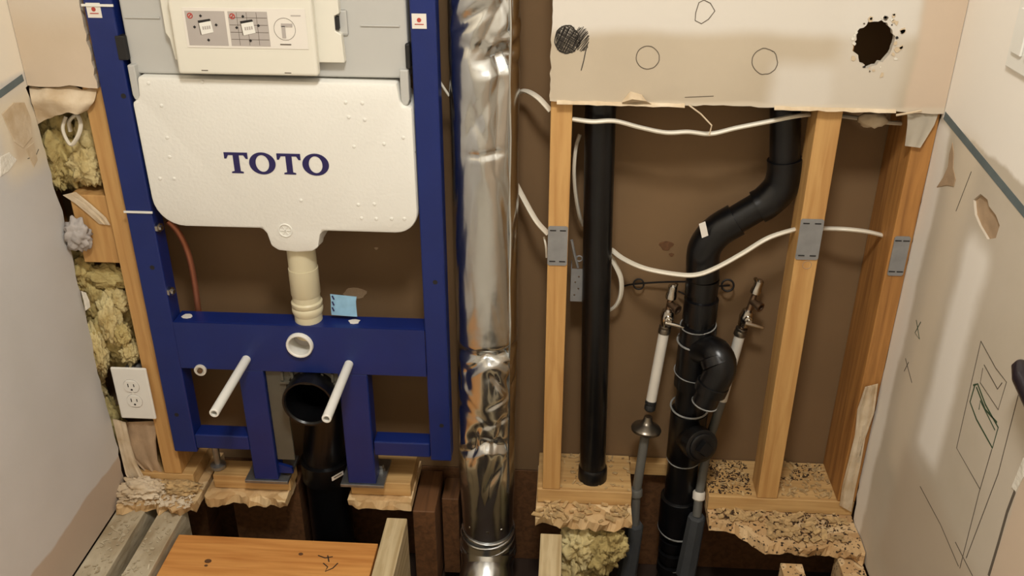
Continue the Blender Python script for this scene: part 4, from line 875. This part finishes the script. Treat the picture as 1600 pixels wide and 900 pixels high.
# ================================================================== INSULATION, TORN PAPER, DEBRIS
def wool(label, blobs, seed, mts=('wool', 'woolpale')):
    c = Vector(blobs[0][0]); t = thing('insulation_batt', label, 'insulation', c-Vector((0, 0, blobs[0][1][2])))
    for i, (c_, s_) in enumerate(blobs): lump('tuft', c_, s_, mts[i % len(mts)], t, seed=seed+i, amp=0.4, fine=0.10, sub=5)
    return t
wool('yellow glass wool between the torn paper flap and the wooden block', [(W(120, 244, .07), (0.06, 0.04, 0.055)), (W(135, 258, .035), (0.035, 0.02, 0.04)), (W(90, 225, .06), (0.04, 0.04, 0.09)), (W(150, 215, .06), (0.03, 0.03, 0.09)), (W(82, 258, .05), (0.03, 0.03, 0.05))], 1)
wool('loose yellow glass wool stuffed above the white outlet', [(W(165, 520, .07), (0.075, 0.05, 0.09)), (W(172, 500, .022), (0.022, 0.02, 0.055)), (W(190, 522, .02), (0.018, 0.016, 0.028)), (W(152, 545, .02), (0.022, 0.02, 0.06)), (W(165, 432, .05), (0.055, 0.02, 0.028)), (W(185, 470, .045), (0.03, 0.02, 0.03)), (W(150, 470, .05), (0.03, 0.02, 0.05)), (W(205, 550, .03), (0.02, 0.02, 0.03)), (W(122, 420, .05), (0.03, 0.03, 0.05)), (W(140, 590, .05), (0.035, 0.03, 0.07)), (W(165, 660, .06), (0.04, 0.03, 0.08))], 11)
wool('pale yellow glass wool bulging under the subfloor beside a joist', [((0.06, -0.02, -0.100), (0.05, 0.05, 0.055)), ((0.10, -0.015, -0.12), (0.045, 0.045, 0.07)), ((0.045, -0.03, -0.16), (0.04, 0.04, 0.06)), ((0.13, -0.03, -0.085), (0.035, 0.03, 0.045))], 21, ('woolpale', 'wool'))
# flap of plaster paper under the left board
g = []
top_ = [(45, 138), (70, 136), (95, 134), (120, 137), (150, 140)]; mid_ = [(48, 160), (72, 158), (98, 160), (122, 160), (146, 158)]; bot_ = [(58, 198), (78, 184), (100, 178), (122, 176), (138, 174)]
g = [[W(a, b_, -0.003) for a, b_ in top_], [W(a, b_, -0.022-0.006*math.sin(i)) for i, (a, b_) in enumerate(mid_)], [W(a, b_, -0.012+0.008*math.cos(i*1.3)) for i, (a, b_) in enumerate(bot_)]]
sheet('torn_paper_flap', [[p_+Vector((0, 0.010*noise.noise(p_*28), 0.006*noise.noise(p_*40))) for p_ in spline([spline([r_[j] for r_ in g], 4)[k] for j in range(5)], 5)] for k in range(9)], 0.0015, 'torn', label='torn plaster paper flap hanging under the wall board beside the blue frame', cat='torn paper')
def scrap(label, pts, y, amp, mt, seed, name='torn_paper_scrap'):
    rows = []
    for k, (a, b_) in enumerate(pts):
        n = 7; rows.append([W(a[0]+(b_[0]-a[0])*i/n, a[1]+(b_[1]-a[1])*i/n, y+amp*noise.noise(Vector((i*0.6, k*0.8, seed)))) for i in range(n+1)])
    return sheet(name, rows, 0.0015, mt, label=label, cat='torn paper')
scrap('crumpled brown paper scrap hanging below the white outlet', [((190, 660), (245, 658)), ((196, 690), (243, 690)), ((205, 715), (246, 720)), ((225, 735), (255, 742)), ((240, 752), (258, 750))], 0.006, 0.02, 'tornbrown', 3)
scrap('beige paper strip peeling across the wooden block', [((98, 305), (118, 300)), ((118, 318), (140, 318)), ((138, 335), (165, 340)), ((155, 350), (172, 352))], 0.008, 0.004, 'torn', 5)
scrap('torn beige paper curling between pale wall edge and white outlet', [((176, 655), (196, 660)), ((184, 690), (204, 695)), ((190, 715), (212, 722)), ((196, 740), (226, 748)), ((204, 758), (240, 762))], 0.0, 0.012, 'torn', 23)
for i_, (a, b_, sz, lb) in enumerate(((222, 768, (0.055, 0.030, 0.020), 'crumbly plaster heap piled against the pale wall corner'), (283, 764, (0.045, 0.024, 0.016), 'crumbly plaster heap in front of the outlet stud'))):
    lump('plaster_heap', Zp(a, b_, 0.004)+Vector((0, 0, sz[2]*0.35)), sz, 'torn' if i_ == 0 else 'chip', seed=31+i_, amp=0.45, freq=2.5, sub=5, fine=0.09, label=lb, cat='rubble')
lump('plaster_lump', W(122, 368, -0.006), (0.027, 0.014, 0.032), 'greyplaster', seed=9, amp=0.5, freq=2.6, sub=4, fine=0.015, label='crumpled grey plaster lump stuck beside the wooden block', cat='plaster lump')
scrap('white gypsum shard on the snapped pale wall edge', [((126, 455), (134, 458)), ((130, 470), (139, 470)), ((133, 486), (141, 480))], -0.012, 0.004, 'gypsum', 7)
scrap('torn beige paper strip hanging along the patched wall corner', [((1352, 605), (1372, 600)), ((1340, 640), (1366, 645)), ((1336, 680), (1352, 685)), ((1326, 720), (1345, 725)), ((1316, 760), (1336, 765)), ((1312, 790), (1330, 800))], -0.006, 0.010, 'torn', 9)
scrap('cloudy plastic tape tag at the top of dark corner stud', [((1418, 178), (1466, 178)), ((1418, 195), (1460, 195)), ((1416, 212), (1448, 215)), ((1414, 228), (1438, 231))], -0.008, 0.006, 'plasticfilm', 13, 'plastic_tape')
bp_ = scrap('torn light blue paper label standing on the blue cross plate', [((516, 460), (557, 464)), ((517, 470), (556, 472)), ((517, 482), (557, 484)), ((518, 492), (558, 495))], 0.012, 0.003, 'bluepaper', 15, 'paper_label')
for k in range(3): ribbon('label_print', [W(519, 462+9*k, 0.0105), W(522, 468+9*k, 0.0105)], 0.003, (0, -1, 0), 'ink', bp_)
# loose chips
ST = dict(kind='stuff', cat='debris')
chips('wood_crumbs', scatter(300, 0.347, 0.445, 0.012, 0.132, 0.0385, 1)+scatter(90, 0.51, 0.62, 0.07, 0.13, 0.0385, 2, 22), 'chipdark', 0.0055, 3, label='dark wood crumbs strewn over the bottom plate', **ST)
chips('wood_crumbs', scatter(70, 0.36, 0.46, -0.03, -0.002, 0.002, 22)+scatter(190, 0.47, 0.64, -0.095, -0.002, 0.002, 23), 'chipdark', 0.0055, 3, label='dark wood crumbs on the hacked subfloor by the patched wall', **ST)
chips('wood_chips', scatter(120, 0.51, 0.625, 0.01, 0.135, 0.039, 4)+scatter(80, -0.02, 0.17, 0.005, 0.13, 0.039, 5)+scatter(60, 0.345, 0.445, 0.01, 0.13, 0.039, 6), 'chip', 0.010, 7, label='pale wood shavings scattered around the feet of vent pipe and drain', **ST)
chips('plaster_rubble', scatter(260, -1.0, -0.835, -0.075, 0.0, 0.002, 8), 'torn', 0.011, 9, label='plaster and splinter rubble heaped in the pale wall corner', **ST)
chips('joist_dust', scatter(90, -1.0, -0.95, -0.40, -0.07, -0.0235, 18)+scatter(70, -0.908, -0.86, -0.40, -0.08, -0.0235, 19), 'joistgrey', 0.009, 19, label='grey crumbs of glue and dust lying on the joists along the pale wall', **ST)
chips('subfloor_splinters', scatter(30, 0.355, 0.46, -0.035, 0.0, 0.002, 10)+scatter(90, 0.47, 0.65, -0.10, 0.0, 0.002, 13)+scatter(60, -0.04, 0.165, -0.06, 0.0, 0.002, 11), 'chip', 0.018, 12, label='long splinters along the hacked subfloor edges', **ST)

# ================================================================== THINGS ON THE RIGHT WALL
hd = Xp(1600, 590, XR-0.03)
bar = thing('towel_bar', 'glossy black rounded bar end mounted on the patched wall', 'towel bar', (XR-0.03, hd.y, hd.z-0.02))
tube('bar', [hd+Vector((0, 0.022, 0.012)), hd+Vector((0, 0.017, 0.010)), hd+Vector((0, 0.0, 0)), hd+Vector((0, -0.30, -0.08))], [0.006, 0.012, 0.0155, 0.0155], 'blackpl', bar, n=20)
for k in (0.12, 0.30):
    q = hd+Vector((0, -k, -0.08*k/0.3)); lathe('mount', Vector((XR-0.0005, q.y, q.z)), (-1, 0, 0), [(0, 0.018), (0.006, 0.018), (0.008, 0.008), (0.03, 0.008)], 'blackpl', bar, n=16)
sp0 = Xp(1577, 92, XR); sw = thing('switch_plate', 'white switch plate on the smooth wall above the slate grey strip', 'switch plate', (XR, sp0.y-0.06, sp0.z))
box('plate', XR-0.006, XR-0.0005, sp0.y-0.115, sp0.y-0.003, sp0.z-0.01, sp0.z+0.105, 'whitepl', sw, bevel=0.002)
for k in (0.035, 0.080): box('rocker', XR-0.010, XR-0.0062, sp0.y-k-0.016, sp0.y-k+0.016, sp0.z+0.015, sp0.z+0.08, 'whitepl', sw, bevel=0.001)
# ceiling lamp (above the view)
cl_ = thing('ceiling_lamp', 'round frosted ceiling lamp lighting the room', 'lamp', (LAMP.x, LAMP.y, 2.345))
lathe('lamp_base', (LAMP.x, LAMP.y, HC-0.0005), (0, 0, -1), [(0, 0.19), (0.02, 0.19), (0.022, 0.18)], 'whitepl', cl_, n=40)
lathe('lamp_shade', (LAMP.x, LAMP.y, HC-0.023), (0, 0, -1), [(0, 0.175), (0.012, 0.172), (0.022, 0.15), (0.026, 0.10), (0.027, 0.0)], 'shade', cl_, n=40)
